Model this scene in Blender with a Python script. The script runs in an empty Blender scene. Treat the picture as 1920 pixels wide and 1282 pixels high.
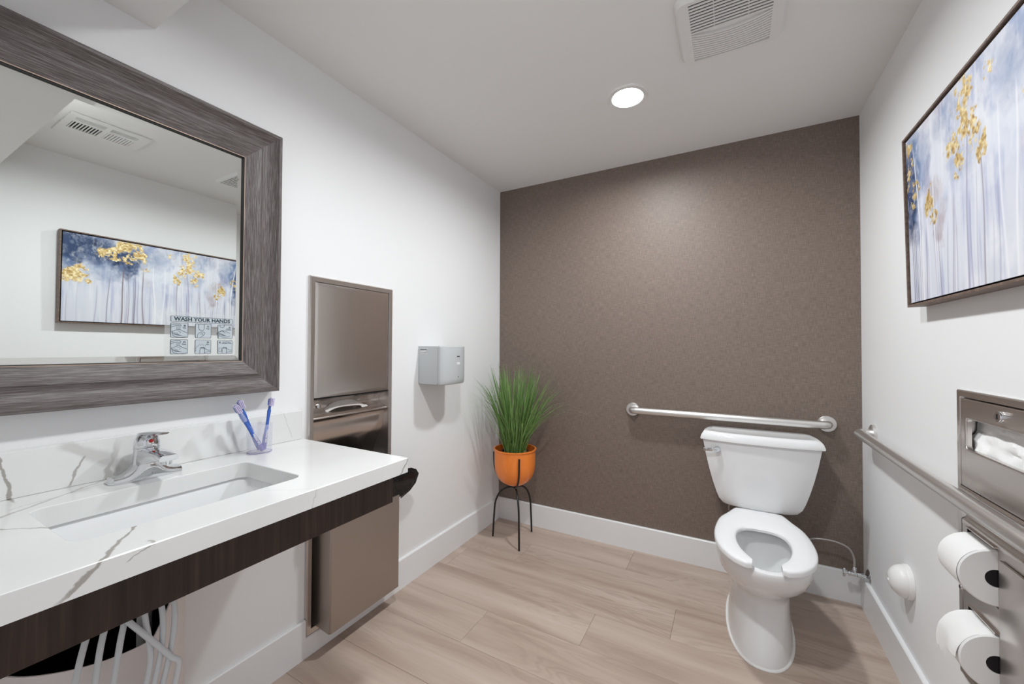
import bpy, bmesh, math, random
import numpy as np
from mathutils import Vector, Matrix, noise as mnoise

# ------------------------------------------------------------------ camera, world, exposure
scene = bpy.context.scene
COL = scene.collection
W, H = 2.098, 2.44                     # room width (x) and ceiling height (z); back wall y = 0
YF = -2.95                             # wall behind the viewer
_yaw, _pitch, _roll = -0.5033, 0.016, 0.0044
def _cam_axes():
    f = Vector((math.sin(_yaw)*math.cos(_pitch), math.cos(_yaw)*math.cos(_pitch), math.sin(_pitch)))
    r0 = Vector((math.cos(_yaw), -math.sin(_yaw), 0)); u0 = r0.cross(f)
    r = math.cos(_roll)*r0 + math.sin(_roll)*u0
    u = -math.sin(_roll)*r0 + math.cos(_roll)*u0
    return r, u, f
cam_data = bpy.data.cameras.new('camera')
cam_data.sensor_width = 36.0
cam_data.lens = 745.6766*36/1920
cam_data.clip_start = 0.02
cam = bpy.data.objects.new('camera', cam_data)
COL.objects.link(cam)
_r, _u, _f = _cam_axes()
M = Matrix.Identity(4)
for i in range(3):
    M[i][0], M[i][1], M[i][2] = _r[i], _u[i], -_f[i]
M[0][3], M[1][3], M[2][3] = 1.5273, -2.5797, 1.2583
cam.matrix_world = M
scene.camera = cam
world = bpy.data.worlds.new('world'); scene.world = world
world.use_nodes = True
world.node_tree.nodes['Background'].inputs[0].default_value = (0.9, 0.92, 1, 1)
world.node_tree.nodes['Background'].inputs[1].default_value = 0.6  # added soft fill, enters only through the unseen doorway opening
vs = scene.view_settings
vs.view_transform = 'Standard'; vs.look = 'None'; vs.exposure = 0.32; vs.gamma = 1.0
vs.use_curve_mapping = False
LAMP = 352.0                           # radiance of the two downlight lenses
LIGHTS = [(1.106, -0.700), (1.106, -1.757)]

# ------------------------------------------------------------------ helpers
BASE = {}
def srgb(r, g, b):
    f = lambda c: (c/255/12.92) if c/255 <= .04045 else ((c/255+.055)/1.055)**2.4
    return (f(r), f(g), f(b), 1)

def mat(name, color=(.8,.8,.8,1), rough=.5, metal=0.0, spec=.5, coat=0.0, trans=0.0, ior=1.45, aniso=0.0):
    m = bpy.data.materials.new(name); m.use_nodes = True
    b = m.node_tree.nodes['Principled BSDF']
    b.inputs['Base Color'].default_value = color
    b.inputs['Roughness'].default_value = rough
    b.inputs['Metallic'].default_value = metal
    b.inputs['Specular IOR Level'].default_value = spec
    b.inputs['Coat Weight'].default_value = coat
    b.inputs['Transmission Weight'].default_value = trans
    b.inputs['IOR'].default_value = ior
    b.inputs['Anisotropic'].default_value = aniso
    return m

class N:
    """tiny node-graph helper"""
    def __init__(s, m):
        s.t = m.node_tree; s.b = s.t.nodes['Principled BSDF']
        s.tc = s.t.nodes.new('ShaderNodeTexCoord')
    def new(s, typ, **kw):
        n = s.t.nodes.new(typ)
        for k, v in kw.items(): setattr(n, k, v)
        return n
    def link(s, a, b): s.t.links.new(a, b)
    def coords(s, scale=(1,1,1), rot=(0,0,0), src='Object', add=None):
        mp = s.new('ShaderNodeMapping')
        mp.inputs['Scale'].default_value = scale; mp.inputs['Rotation'].default_value = rot
        o = s.tc.outputs[src]
        if add is not None:
            va = s.new('ShaderNodeVectorMath', operation='ADD'); s.link(o, va.inputs[0]); s.link(add, va.inputs[1]); o = va.outputs[0]
        s.link(o, mp.inputs[0]); return mp.outputs[0]
    def noise(s, vec, scale, detail=4, rough=.5, dist=0):
        n = s.new('ShaderNodeTexNoise'); s.link(vec, n.inputs['Vector'])
        n.inputs['Scale'].default_value = scale; n.inputs['Detail'].default_value = detail
        n.inputs['Roughness'].default_value = rough; n.inputs['Distortion'].default_value = dist
        return n.outputs['Fac']
    def ramp(s, fac, stops):
        n = s.new('ShaderNodeValToRGB'); s.link(fac, n.inputs[0]); e = n.color_ramp.elements
        while len(e) < len(stops): e.new(.5)
        for el, (p, c) in zip(e, stops): el.position = p; el.color = c if len(c) == 4 else (*c, 1)
        return n.outputs[0]
    def mix(s, fac, a, b, blend='MIX'):
        n = s.new('ShaderNodeMix', data_type='RGBA', blend_type=blend)
        for v, i in ((fac, 0), (a, 6), (b, 7)):
            if hasattr(v, 'links') or hasattr(v, 'is_linked'): s.link(v, n.inputs[i])
            else: n.inputs[i].default_value = v
        return n.outputs[2]
    def math(s, op, a, b=0.0, c=None):
        n = s.new('ShaderNodeMath', operation=op)
        for v, i in ((a, 0), (b, 1), (c, 2)):
            if v is None: continue
            if hasattr(v, 'is_linked'): s.link(v, n.inputs[i])
            else: n.inputs[i].default_value = v
        return n.outputs[0]
    def bump(s, h, strength=.1, dist=.002):
        n = s.new('ShaderNodeBump'); n.inputs['Strength'].default_value = strength
        n.inputs['Distance'].default_value = dist; s.link(h, n.inputs['Height'])
        s.link(n.outputs[0], s.b.inputs['Normal'])
    def color(s, c): s.link(c, s.b.inputs['Base Color'])
    def rough(s, c): s.link(c, s.b.inputs['Roughness'])

def thing(name, base, label, cat, group=None):
    o = bpy.data.objects.new(name, None); COL.objects.link(o)
    o.location = base; o.empty_display_size = .05
    BASE[o] = Vector(base); o['label'] = label; o['category'] = cat
    if group: o['group'] = group
    return o

def tag(o, label, cat, group=None):
    o['label'] = label; o['category'] = cat
    if group: o['group'] = group
    return o

def obj(name, bm, m, parent=None, smooth=None, label=None, kind=None):
    """bmesh (world coordinates) -> one mesh object, parented at the thing's base"""
    bmesh.ops.recalc_face_normals(bm, faces=bm.faces[:])
    if smooth is not None:
        for f in bm.faces: f.smooth = True
        ca = math.cos(math.radians(smooth))
        for e in bm.edges:
            if len(e.link_faces) == 2:
                e.smooth = e.link_faces[0].normal.dot(e.link_faces[1].normal) > ca
            else: e.smooth = False
    me = bpy.data.meshes.new(name); bm.to_mesh(me); bm.free()
    if m: me.materials.append(m)
    o = bpy.data.objects.new(name, me); COL.objects.link(o)
    if parent is not None:
        b = BASE[parent]; me.transform(Matrix.Translation(-b)); o.parent = parent; BASE[o] = b
    else: BASE[o] = Vector((0,0,0))
    if label: o['label'] = label
    if kind: o['kind'] = kind
    return o

def struct(name, bm, m, parent=None):
    o = obj(name, bm, m, parent)
    if parent is None: o['kind'] = 'structure'
    return o

def B(): return bmesh.new()

def box(bm, x0, x1, y0, y1, z0, z1, bev=0, seg=2):
    t = bmesh.new()
    vs_ = [t.verts.new((x, y, z)) for x in (x0, x1) for y in (y0, y1) for z in (z0, z1)]
    for f in ((0,1,3,2), (4,6,7,5), (0,4,5,1), (2,3,7,6), (0,2,6,4), (1,5,7,3)):
        t.faces.new([vs_[i] for i in f])
    if bev: bmesh.ops.bevel(t, geom=t.edges[:]+t.verts[:], offset=bev, segments=seg, affect='EDGES', profile=.5)
    merge(bm, t); return bm

def merge(bm, t):
    me = bpy.data.meshes.new('tmp'); t.to_mesh(me); t.free(); bm.from_mesh(me); bpy.data.meshes.remove(me)

def spline(pts, n=8, closed=False):
    """Catmull-Rom through the points"""
    P = [Vector(p) for p in pts]; out = []; k = len(P)
    rng = range(k if closed else k-1)
    for i in rng:
        if closed: a, b, c, d = P[i-1], P[i], P[(i+1) % k], P[(i+2) % k]
        else: a, b, c, d = P[max(i-1,0)], P[i], P[i+1], P[min(i+2,k-1)]
        for j in range(n):
            t = j/n
            out.append(.5*((2*b)+(c-a)*t+(2*a-5*b+4*c-d)*t*t+(3*b-a-3*c+d)*t**3))
    if not closed: out.append(P[-1])
    return out

def tube(bm, path, r, seg=12, cap=True, closed=False):
    P = [Vector(p) for p in path]; n = len(P); rings = []
    rr = r if hasattr(r, '__len__') else [r]*n
    up = None
    for i in range(n):
        if closed: t = P[(i+1) % n]-P[i-1]
        else: t = P[min(i+1,n-1)]-P[max(i-1,0)]
        t.normalize()
        if up is None:
            up = Vector((0,0,1)) if abs(t.z) < .9 else Vector((1,0,0))
        s = t.cross(up)
        if s.length < 1e-6: s = t.cross(Vector((0,1,0)))
        s.normalize(); up = s.cross(t).normalized()
        rings.append([bm.verts.new(P[i]+rr[i]*(math.cos(a)*s+math.sin(a)*up)) for a in [2*math.pi*k/seg for k in range(seg)]])
    for i in range(n if closed else n-1):
        a, b = rings[i], rings[(i+1) % n]
        for k in range(seg): bm.faces.new((a[k], a[(k+1) % seg], b[(k+1) % seg], b[k]))
    if cap and not closed:
        bm.faces.new(rings[0][::-1]); bm.faces.new(rings[-1])
    return bm

def lathe(bm, prof, origin, axis='z', seg=40, a0=0, a1=2*math.pi):
    """prof: list of (radius, height) ; axis direction vector or 'z'"""
    ax = {'x': Vector((1,0,0)), 'y': Vector((0,1,0)), 'z': Vector((0,0,1)), '-x': Vector((-1,0,0)), '-y': Vector((0,-1,0)), '-z': Vector((0,0,-1))}[axis] if isinstance(axis, str) else Vector(axis).normalized()
    s = ax.orthogonal().normalized(); u = ax.cross(s); o = Vector(origin); rings = []
    for r, h in prof:
        if r < 1e-6: rings.append([bm.verts.new(o+ax*h)])
        else: rings.append([bm.verts.new(o+ax*h+r*(math.cos(t)*s+math.sin(t)*u)) for t in [2*math.pi*k/seg for k in range(seg)]])
    for a, b in zip(rings, rings[1:]):
        for k in range(seg):
            k2 = (k+1) % seg
            if len(a) == 1 and len(b) == 1: continue
            if len(a) == 1: bm.faces.new((a[0], b[k], b[k2]))
            elif len(b) == 1: bm.faces.new((a[k], a[k2], b[0]))
            else: bm.faces.new((a[k], a[k2], b[k2], b[k]))
    return bm

def loft(bm, rings, cap0=True, cap1=True, closed=True):
    V = [[bm.verts.new(p) for p in r] for r in rings]
    for a, b in zip(V, V[1:]):
        n = len(a)
        for k in range(n if closed else n-1):
            bm.faces.new((a[k], a[(k+1) % n], b[(k+1) % n], b[k]))
    if cap0: bm.faces.new(V[0][::-1])
    if cap1: bm.faces.new(V[-1])
    return bm

def prism(bm, outline, axis, lo, hi):
    """extrude a closed 2-D outline along an axis. outline in the other two coordinates (xyz order)"""
    def p(a, b, c): return {'x': (c, a, b), 'y': (a, c, b), 'z': (a, b, c)}[axis]
    return loft(bm, [[p(a, b, lo) for a, b in outline], [p(a, b, hi) for a, b in outline]])

def grid_sheet(bm, fn, nu, nv):
    V = [[bm.verts.new(fn(i/nu, j/nv)) for j in range(nv+1)] for i in range(nu+1)]
    for i in range(nu):
        for j in range(nv): bm.faces.new((V[i][j], V[i+1][j], V[i+1][j+1], V[i][j+1]))
    return bm

def rrect(a0, a1, b0, b1, r, n=5):
    out = []
    for cx, cy, t0 in ((a1-r, b1-r, 0), (a0+r, b1-r, 90), (a0+r, b0+r, 180), (a1-r, b0+r, 270)):
        for k in range(n+1):
            t = math.radians(t0+90*k/n); out.append((cx+r*math.cos(t), cy+r*math.sin(t)))
    return out

def text_mesh(txt, size, depth=.0, bold=False):
    c = bpy.data.curves.new('t', 'FONT'); c.body = txt; c.size = size; c.extrude = depth
    c.align_x = 'CENTER'; c.align_y = 'CENTER'; c.resolution_u = 2
    if bold: c.offset = size*.030
    o = bpy.data.objects.new('t', c); COL.objects.link(o)
    dg = bpy.context.evaluated_depsgraph_get(); dg.update()
    me = bpy.data.meshes.new_from_object(o.evaluated_get(dg))
    bpy.data.objects.remove(o); bpy.data.curves.remove(c)
    t = bmesh.new(); t.from_mesh(me); bpy.data.meshes.remove(me); return t

def place(bm, t, origin, ex, ey):
    ex, ey = Vector(ex), Vector(ey); ez = ex.cross(ey)
    m = Matrix.Identity(4)
    for i in range(3): m[i][0], m[i][1], m[i][2], m[i][3] = ex[i], ey[i], ez[i], origin[i]
    bmesh.ops.transform(t, matrix=m, verts=t.verts[:]); merge(bm, t); return bm

# ------------------------------------------------------------------ materials
MT = {}
m = MT['wall'] = mat('white_wall_paint', (.87,.87,.875,1), .55, spec=.3)
g = N(m); g.bump(g.noise(g.coords(), 260, 2), .05, .0006)
m = MT['ceil'] = mat('ceiling_paint', (.85,.84,.83,1), .7, spec=.2)
g = N(m); g.bump(g.noise(g.coords(), 240, 2), .05, .0006)
MT['trim'] = mat('white_trim_paint', (.86,.86,.87,1), .35)
MT['plastic'] = mat('white_plastic', (.82,.81,.80,1), .35)
MT['dark_gap'] = mat('gap_shade_black', (.012,.012,.013,1), .7)  # near black colour standing in for shade inside openings and gaps

m = MT['paper'] = mat('brown_linen_wallcovering', (.2,.15,.12,1), .48, spec=.45)
g = N(m)
wv = g.noise(g.coords((420, 1, 26)), 1, 3, .6); wh = g.noise(g.coords((26, 1, 420)), 1, 3, .6)
both = g.math('ADD', g.math('MULTIPLY', wv, .5), g.math('MULTIPLY', wh, .5))
big = g.noise(g.coords((1.5,1,1.5)), 1, 2)
c = g.ramp(both, [(.36, (.118,.087,.069)), (.5, (.197,.151,.125)), (.64, (.295,.237,.203))])
g.color(g.mix(.25, c, g.ramp(big, [(.3, (.18,.136,.112)), (.7, (.215,.166,.139))])))
g.bump(both, .35, .0012)

m = MT['plank'] = mat('greige_oak_plank', (.4,.32,.27,1), .42, spec=.35)
g = N(m)
oi = g.new('ShaderNodeObjectInfo'); cx = g.new('ShaderNodeCombineXYZ')
for i, k in enumerate((37.0, 19.0, 11.0)): g.link(g.math('MULTIPLY', oi.outputs['Random'], k), cx.inputs[i])
off = cx.outputs[0]
fine = g.noise(g.coords((3, 90, 1), add=off), 1, 5, .65)
band = g.noise(g.coords((.9, 9, 1), add=off), 1, 4, .55, .6)
warp = g.noise(g.coords((1.0, 5.5, 1), add=off), 1, 2, .5, .3)
rings = g.math('SINE', g.math('MULTIPLY', warp, 150.0))
rmask = g.ramp(g.noise(g.coords((.8, 3, 1), add=off), 1, 1), [(.52, (0,0,0)), (.66, (1,1,1))])
base = g.ramp(band, [(.30, srgb(170,149,136)), (.5, srgb(196,177,164)), (.72, srgb(212,195,183))])
c = g.mix(g.math('MULTIPLY', fine, .55), base, srgb(170,150,137))
rr_ = g.math('MULTIPLY', g.math('MULTIPLY', g.math('MAXIMUM', rings, 0.0), .38), rmask)
c = g.mix(rr_, c, srgb(158,138,125))
tone = g.math('ADD', g.math('MULTIPLY', oi.outputs['Random'], .07), .955)
hs = g.new('ShaderNodeHueSaturation'); g.link(tone, hs.inputs['Value']); g.link(c, hs.inputs['Color'])
g.color(hs.outputs[0]); g.bump(fine, .08, .0008)
MT['subfloor'] = mat('plank_joint', srgb(120,102,90), .8)

m = MT['quartz'] = mat('white_veined_quartz', (.82,.82,.81,1), .14, spec=.5)
g = N(m)
CB = Vector((0, -2.10, .738))                    # origin of the counter object
pos = g.coords()
wob = g.noise(pos, 9, 5, .6); wob2 = g.noise(pos, 30, 4, .6); brk = g.noise(pos, 22, 3, .6)
def vein(A, Bp, d3, width, radius, strength, amp=.035):
    """mineral vein: a noisy sheet through A and Bp (containing direction d3), fading out around its middle"""
    A, Bp = Vector(A)-CB, Vector(Bp)-CB; nrm = (Bp-A).cross(Vector(d3)).normalized(); mid = (A+Bp)/2
    dt = g.new('ShaderNodeVectorMath', operation='DOT_PRODUCT'); g.link(pos, dt.inputs[0]); dt.inputs[1].default_value = nrm
    off_ = g.math('ADD', g.math('SUBTRACT', dt.outputs['Value'], nrm.dot(mid)), g.math('ADD', g.math('MULTIPLY_ADD', wob, amp, -amp/2), g.math('MULTIPLY_ADD', wob2, amp*.35, -amp*.175)))
    wv_ = g.math('MULTIPLY_ADD', brk, width*1.8, width*.15)
    line = g.new('ShaderNodeMapRange', interpolation_type='SMOOTHSTEP'); g.link(g.math('DIVIDE', g.math('ABSOLUTE', off_), wv_), line.inputs[0])
    line.inputs[1].default_value = .45; line.inputs[2].default_value = 1.25; line.inputs[3].default_value = strength; line.inputs[4].default_value = 0
    ds = g.new('ShaderNodeVectorMath', operation='DISTANCE'); g.link(pos, ds.inputs[0]); ds.inputs[1].default_value = mid
    mk = g.new('ShaderNodeMapRange', interpolation_type='SMOOTHSTEP'); g.link(ds.outputs['Value'], mk.inputs[0])
    mk.inputs[1].default_value = radius*.75; mk.inputs[2].default_value = radius; mk.inputs[3].default_value = 1; mk.inputs[4].default_value = 0
    return g.math('MULTIPLY', line.outputs[0], mk.outputs[0])
vl = [vein((.472,-2.24,.893), (.59,-2.324,.893), (-.005,-.036,-.039), .0034, .125, .75),
      vein((.161,-2.357,.893), (.035,-2.177,.893), (0,.3,1), .0040, .20, .50),
      vein((.021,-2.337,.993), (.021,-2.324,.902), (1,0,0), .0030, .075, .75),
      vein((.021,-2.196,.965), (.021,-2.224,.900), (1,0,0), .0030, .045, .65),
      vein((.585,-1.581,.893), (.585,-1.613,.850), (1,.5,0), .0026, .040, .65),
      vein((.20,-2.40,.893), (.324,-2.323,.893), (0,0,1), .0022, .13, .55),
      vein((.048,-1.827,.893), (.034,-1.606,.893), (0,0,1), .0013, .16, .38),
      vein((.021,-1.66,1.0), (.021,-1.63,.91), (1,0,0), .0013, .06, .32),
      vein((.10,-2.30,.893), (.06,-2.17,.893), (0,0,1), .0014, .13, .50),
      vein((.585,-2.245,.893), (.585,-2.275,.880), (1,0,0), .0012, .030, .6),
      vein((.50,-1.98,.893), (.58,-1.92,.893), (0,.2,1), .0010, .09, .30),
      vein((.021,-2.235,1.007), (.021,-2.085,.898), (1,0,0), .0170, .11, .30)]
vv = vl[0]
for q in vl[1:]: vv = g.math('MAXIMUM', vv, q)
cloud = g.ramp(g.noise(pos, 3.0, 3), [(.45, (.83,.83,.82)), (.75, (.78,.78,.77))])
g.color(g.mix(vv, cloud, srgb(140,132,122)))

m = MT['darkwood'] = mat('dark_walnut_laminate', (.03,.024,.02,1), .38, spec=.4)
g = N(m)
n1 = g.noise(g.coords((1, 70, 2.5)), 1, 5, .6); n2 = g.noise(g.coords((1, 9, .6)), 1, 2)
c = g.ramp(n1, [(.3, srgb(40,30,26)), (.55, srgb(62,48,41)), (.75, srgb(84,68,58))])
g.color(g.mix(g.math('MULTIPLY', n2, .5), c, srgb(42,33,30)))

m = MT['greywood'] = mat('grey_brown_wood_frame', (.13,.12,.12,1), .45, spec=.4)
g = N(m)
n1 = g.noise(g.coords((16, 420, 420)), 1, 4, .7); n2 = g.noise(g.coords((2, 30, 30)), 1, 3)
c = g.ramp(n1, [(.32, srgb(66,58,56)), (.5, srgb(106,98,97)), (.68, srgb(148,142,142))])
g.color(g.mix(g.math('MULTIPLY', n2, .45), c, srgb(84,76,74))); g.bump(n1, .2, .0008)
MT['copper_edge'] = mat('worn_copper_edge', srgb(186,160,142), .45, .2)
MT['black_lip'] = mat('black_frame_lip', (.012,.012,.012,1), .5)
MT['mirror'] = mat('mirror_silver', (.855,.885,.865,1), .004, 1.0)
MT['ceramic'] = mat('white_vitreous_china', (.83,.83,.835,1), .07, spec=.5, coat=.3)
MT['seat'] = mat('white_seat_plastic', (.86,.86,.87,1), .12, spec=.5)
MT['caulk'] = mat('white_caulk', (.83,.82,.80,1), .4)
MT['water'] = mat('bowl_water', (.82,.83,.81,1), .02, spec=.5)
MT['chrome'] = mat('polished_chrome', (.70,.71,.73,1), .04, 1.0)
m = MT['steel'] = mat('brushed_stainless', (.66,.615,.585,1), .27, 1.0)
g = N(m); g.rough(g.ramp(g.noise(g.coords((3, 3, 3)), 1, 2, .5), [(.3, (.27,.27,.27)), (.7, (.31,.31,.31))]))
m = MT['steel_h'] = mat('brushed_stainless_sheet', (.66,.615,.585,1), .2, 1.0)
g = N(m); nn = g.noise(g.coords((4, 900, 4)), 1, 2, .5)
g.rough(g.ramp(nn, [(.3, (.20,.20,.20)), (.7, (.25,.25,.25))]))
MT['bar'] = mat('satin_grab_bar_steel', (.78,.765,.75,1), .36, 1.0)
m = MT['binsteel'] = mat('bronze_tinted_steel', (.42,.37,.335,1), .36, .9)
MT['dryer'] = mat('silver_grey_plastic', srgb(196,199,201), .36, .1)
MT['dryer_dark'] = mat('dark_print', (.04,.04,.045,1), .5)
MT['label_white'] = mat('white_label', (.85,.85,.85,1), .4)
MT['grey_print'] = mat('grey_print', (.45,.46,.47,1), .5)
MT['orange'] = mat('orange_glazed_metal', srgb(250,140,58), .24, spec=.5, coat=.2)
MT['blackmetal'] = mat('black_powder_coat', (.012,.012,.012,1), .35)
MT['gravel'] = mat('bronze_gravel', srgb(150,120,84), .25, .5)
m = MT['grass'] = mat('artificial_grass', (.08,.2,.04,1), .42, spec=.4)
g = N(m)
at = g.new('ShaderNodeAttribute', attribute_name='Col'); g.color(at.outputs['Color'])
g.b.inputs['Subsurface Weight'].default_value = 0
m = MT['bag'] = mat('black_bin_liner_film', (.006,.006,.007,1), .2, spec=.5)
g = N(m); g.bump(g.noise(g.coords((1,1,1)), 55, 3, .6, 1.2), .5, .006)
m = MT['tissue'] = mat('white_tissue', (.86,.855,.85,1), .85, spec=.1)
g = N(m); g.bump(g.noise(g.coords(), 180, 3), .25, .0012)
MT['core'] = mat('black_core_plug', (.01,.009,.012,1), .4)
MT['towel'] = mat('paper_towel_sheet', (.60,.57,.545,1), .9, spec=.1)
MT['clear'] = mat('clear_acrylic', (.86,.85,.97,1), .04)
MT['clear'].node_tree.nodes['Principled BSDF'].inputs['Alpha'].default_value = .16
MT['lavender'] = mat('lavender_plastic_edge', srgb(190,180,225), .1, trans=.8, ior=1.2)
MT['brush_blue'] = mat('translucent_blue_plastic', srgb(70,110,200), .15, trans=.2)
MT['brush_violet'] = mat('violet_rubber', srgb(96,82,170), .35)
MT['brush_wrap'] = mat('clear_brush_cover', (.85,.86,.98,1), .05)
MT['brush_wrap'].node_tree.nodes['Principled BSDF'].inputs['Alpha'].default_value = .28
MT['bristle'] = mat('white_violet_bristles', srgb(215,205,235), .6)
MT['red'] = mat('red_indicator', srgb(190,40,45), .25)
MT['shield'] = mat('offwhite_vinyl_shield', srgb(232,224,222), .45)
MT['tubing'] = mat('milky_clear_tubing', srgb(228,231,234), .25, trans=.15, ior=1.3)
MT['pframe'] = None
m = MT['pframe'] = mat('walnut_float_frame', srgb(112,94,84), .5)
g = N(m); n1 = g.noise(g.coords((1,1,1)), 1, 2)
n1 = g.noise(g.coords((8, 8, 8)), 12, 4, .6)
g.color(g.ramp(n1, [(.3, srgb(92,76,68)), (.7, srgb(132,112,100))]))
m = MT['canvas'] = mat('painted_canvas', (.7,.7,.75,1), .5, spec=.3)
g = N(m)
at = g.new('ShaderNodeAttribute', attribute_name='Col'); g.color(at.outputs['Color'])
ag = g.new('ShaderNodeAttribute', attribute_name='Gold'); g.link(g.math('MULTIPLY', ag.outputs['Fac'], .45), g.b.inputs['Metallic'])
g.bump(g.noise(g.coords(), 420, 3), .12, .0006)
m = MT['film'] = mat('clear_sticker_film', (.9,.93,.95,1), .3)
m.node_tree.nodes['Principled BSDF'].inputs['Alpha'].default_value = .10
m = MT['film2'] = mat('frosted_print_ground', srgb(214,224,230), .5)
m.node_tree.nodes['Principled BSDF'].inputs['Alpha'].default_value = .72
MT['ink'] = mat('dark_slate_ink', srgb(46,58,70), .6)
m = MT['lens'] = mat('lit_lens', (1,1,1,1), .5)
bb = m.node_tree.nodes['Principled BSDF']
bb.inputs['Emission Color'].default_value = (.945, .985, 1.0, 1); bb.inputs['Emission Strength'].default_value = LAMP

# ------------------------------------------------------------------ room shell
T = .015; HB = .153
# floor: sub-floor and separate planks
bm = B(); box(bm, -.12, W+.12, YF-.1, .12, -.06, -.004); floor = struct('floor', bm, MT['subfloor'])
rows = {0: .997, 1: .40, 2: 1.29, 3: .959, 4: .503, 5: 1.17, 6: .75, 7: .21}
PW, PL = .229, 1.22
rng = random.Random(4)
y1 = -.03 + PW; k = 0
while y1 > YF:
    y0 = y1 - PW; j = rows.get(k-1, rng.uniform(0, PL))
    x = j - PL*math.ceil((j+.02)/PL)
    while x < W:
        a, b = max(x, .003), min(x+PL, W-.003)
        ya, yb = max(y0, YF+.003), min(y1, -.003)
        if b-a > .02 and yb-ya > .01:
            t = B(); box(t, a+.0004, b-.0004, ya+.0004, yb-.0004, -.004, 0, .0007, 1)
            pl = obj('plank', t, MT['plank'], floor)
        x += PL
    y1 = y0; k += 1

def wall_x(name, xa, xb, holes, m):
    """wall slab between xa..xb with rectangular openings (y0,y1,z0,z1)"""
    bm = B(); y0, y1 = YF-.1, .12
    h = holes[0]
    box(bm, xa, xb, y0, h[0], 0, H); box(bm, xa, xb, h[1], y1, 0, H)
    box(bm, xa, xb, h[0], h[1], 0, h[2]); box(bm, xa, xb, h[0], h[1], h[3], H)
    return struct(name, bm, m)
TOWEL = (-1.528, -1.119, .105, 1.533)      # opening of the towel unit in the left wall
TISS = (-1.392, -.995, .375, 1.132)        # opening of the tissue unit in the right wall
wall_x('wall_left', -.14, 0, [TOWEL], MT['wall'])
wall_x('wall_right', W, W+.14, [TISS], MT['wall'])
bm = B(); box(bm, 0, W, 0, .12, 0, H); struct('wall_back', bm, MT['paper'])
bm = B(); DX0, DX1, DZ = 1.02, 1.94, 2.06               # added unseen doorway opening that lets in soft fill light
box(bm, 0, DX0, YF-.1, YF, 0, H); box(bm, DX1, W, YF-.1, YF, 0, H); box(bm, DX0, DX1, YF-.1, YF, DZ, H)
struct('wall_front', bm, MT['wall'])

# ceiling with two round openings for the downlights
RC = .078
bm = B(); s = .14; cx = LIGHTS[0][0]
def quad(bm, x0, x1, y0, y1, z):
    bm.faces.new([bm.verts.new(p) for p in ((x0,y0,z), (x1,y0,z), (x1,y1,z), (x0,y1,z))])
quad(bm, -.1, cx-s, YF-.1, .1, H); quad(bm, cx+s, W+.1, YF-.1, .1, H)
ys = [.1]
for _, ly in LIGHTS: ys += [ly+s, ly-s]
ys += [YF-.1]
for a, b in ((0,1), (2,3), (4,5)): quad(bm, cx-s, cx+s, ys[b], ys[a], H)
for lx, ly in LIGHTS:
    n = 48; inn, out = [], []
    for k in range(n):
        t = 2*math.pi*k/n; c_, s_ = math.cos(t), math.sin(t); q = s/max(abs(c_), abs(s_))
        inn.append(bm.verts.new((lx+RC*c_, ly+RC*s_, H))); out.append(bm.verts.new((lx+q*c_, ly+q*s_, H)))
    for k in range(n): bm.faces.new((inn[k], inn[(k+1) % n], out[(k+1) % n], out[k]))
quad(bm, -.1, W+.1, YF-.1, .1, H+.12)
struct('ceiling', bm, MT['ceil'])
bm = B(); box(bm, 0, W, YF, -2.06, 2.221, H-.001); struct('ceiling_soffit', bm, MT['ceil'])

def baseboard_profile(d, h): return [(0,0), (d,0), (d,h-.004), (d-.004,h), (0,h)]
bm = B()
prism(bm, [(x, z) for x, z in baseboard_profile(T, HB)], 'y', YF, -1.553)
prism(bm, [(x, z) for x, z in baseboard_profile(T, HB)], 'y', -1.092, -T)
prism(bm, [(x, z) for x, z in baseboard_profile(T, .080)], 'y', -1.553, -1.092)
struct('baseboard_left', bm, MT['trim'])
bm = B(); prism(bm, [(-x, z) for x, z in baseboard_profile(T, HB)], 'x', 0, W); struct('baseboard_back', bm, MT['trim'])
bm = B(); prism(bm, [(W-x, z) for x, z in baseboard_profile(T, HB)], 'y', YF, -T); struct('baseboard_right', bm, MT['trim'])
bm = B(); prism(bm, [(YF+x, z) for x, z in baseboard_profile(T, HB)], 'x', T, DX0); struct('baseboard_front', bm, MT['trim'])

# ------------------------------------------------------------------ ceiling fittings
lab = ['round recessed downlight glowing between exhaust fan and left wall',
       'round recessed downlight glowing beside the ceiling air register']
for (lx, ly), lb in zip(LIGHTS, lab):
    t = thing('recessed_light', (lx, ly, H), lb, 'ceiling light', 'recessed ceiling downlights')
    bm = B(); lathe(bm, [(.0672,.012), (.0672,-.002), (.072,-.0055), (.090,-.0055), (.0945,-.0005)], (lx, ly, H), 'z', 48)
    obj('trim_ring', bm, MT['plastic'], t, 40)
    bm = B(); lathe(bm, [(0,.010), (.0670,.010)], (lx, ly, H), 'z', 48); obj('lens', bm, MT['lens'], t)
    bm = B(); lathe(bm, [(.0748,.001), (.0748,.06), (0,.06)], (lx, ly, H), 'z', 48); obj('housing', bm, MT['plastic'], t, 40)

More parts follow.
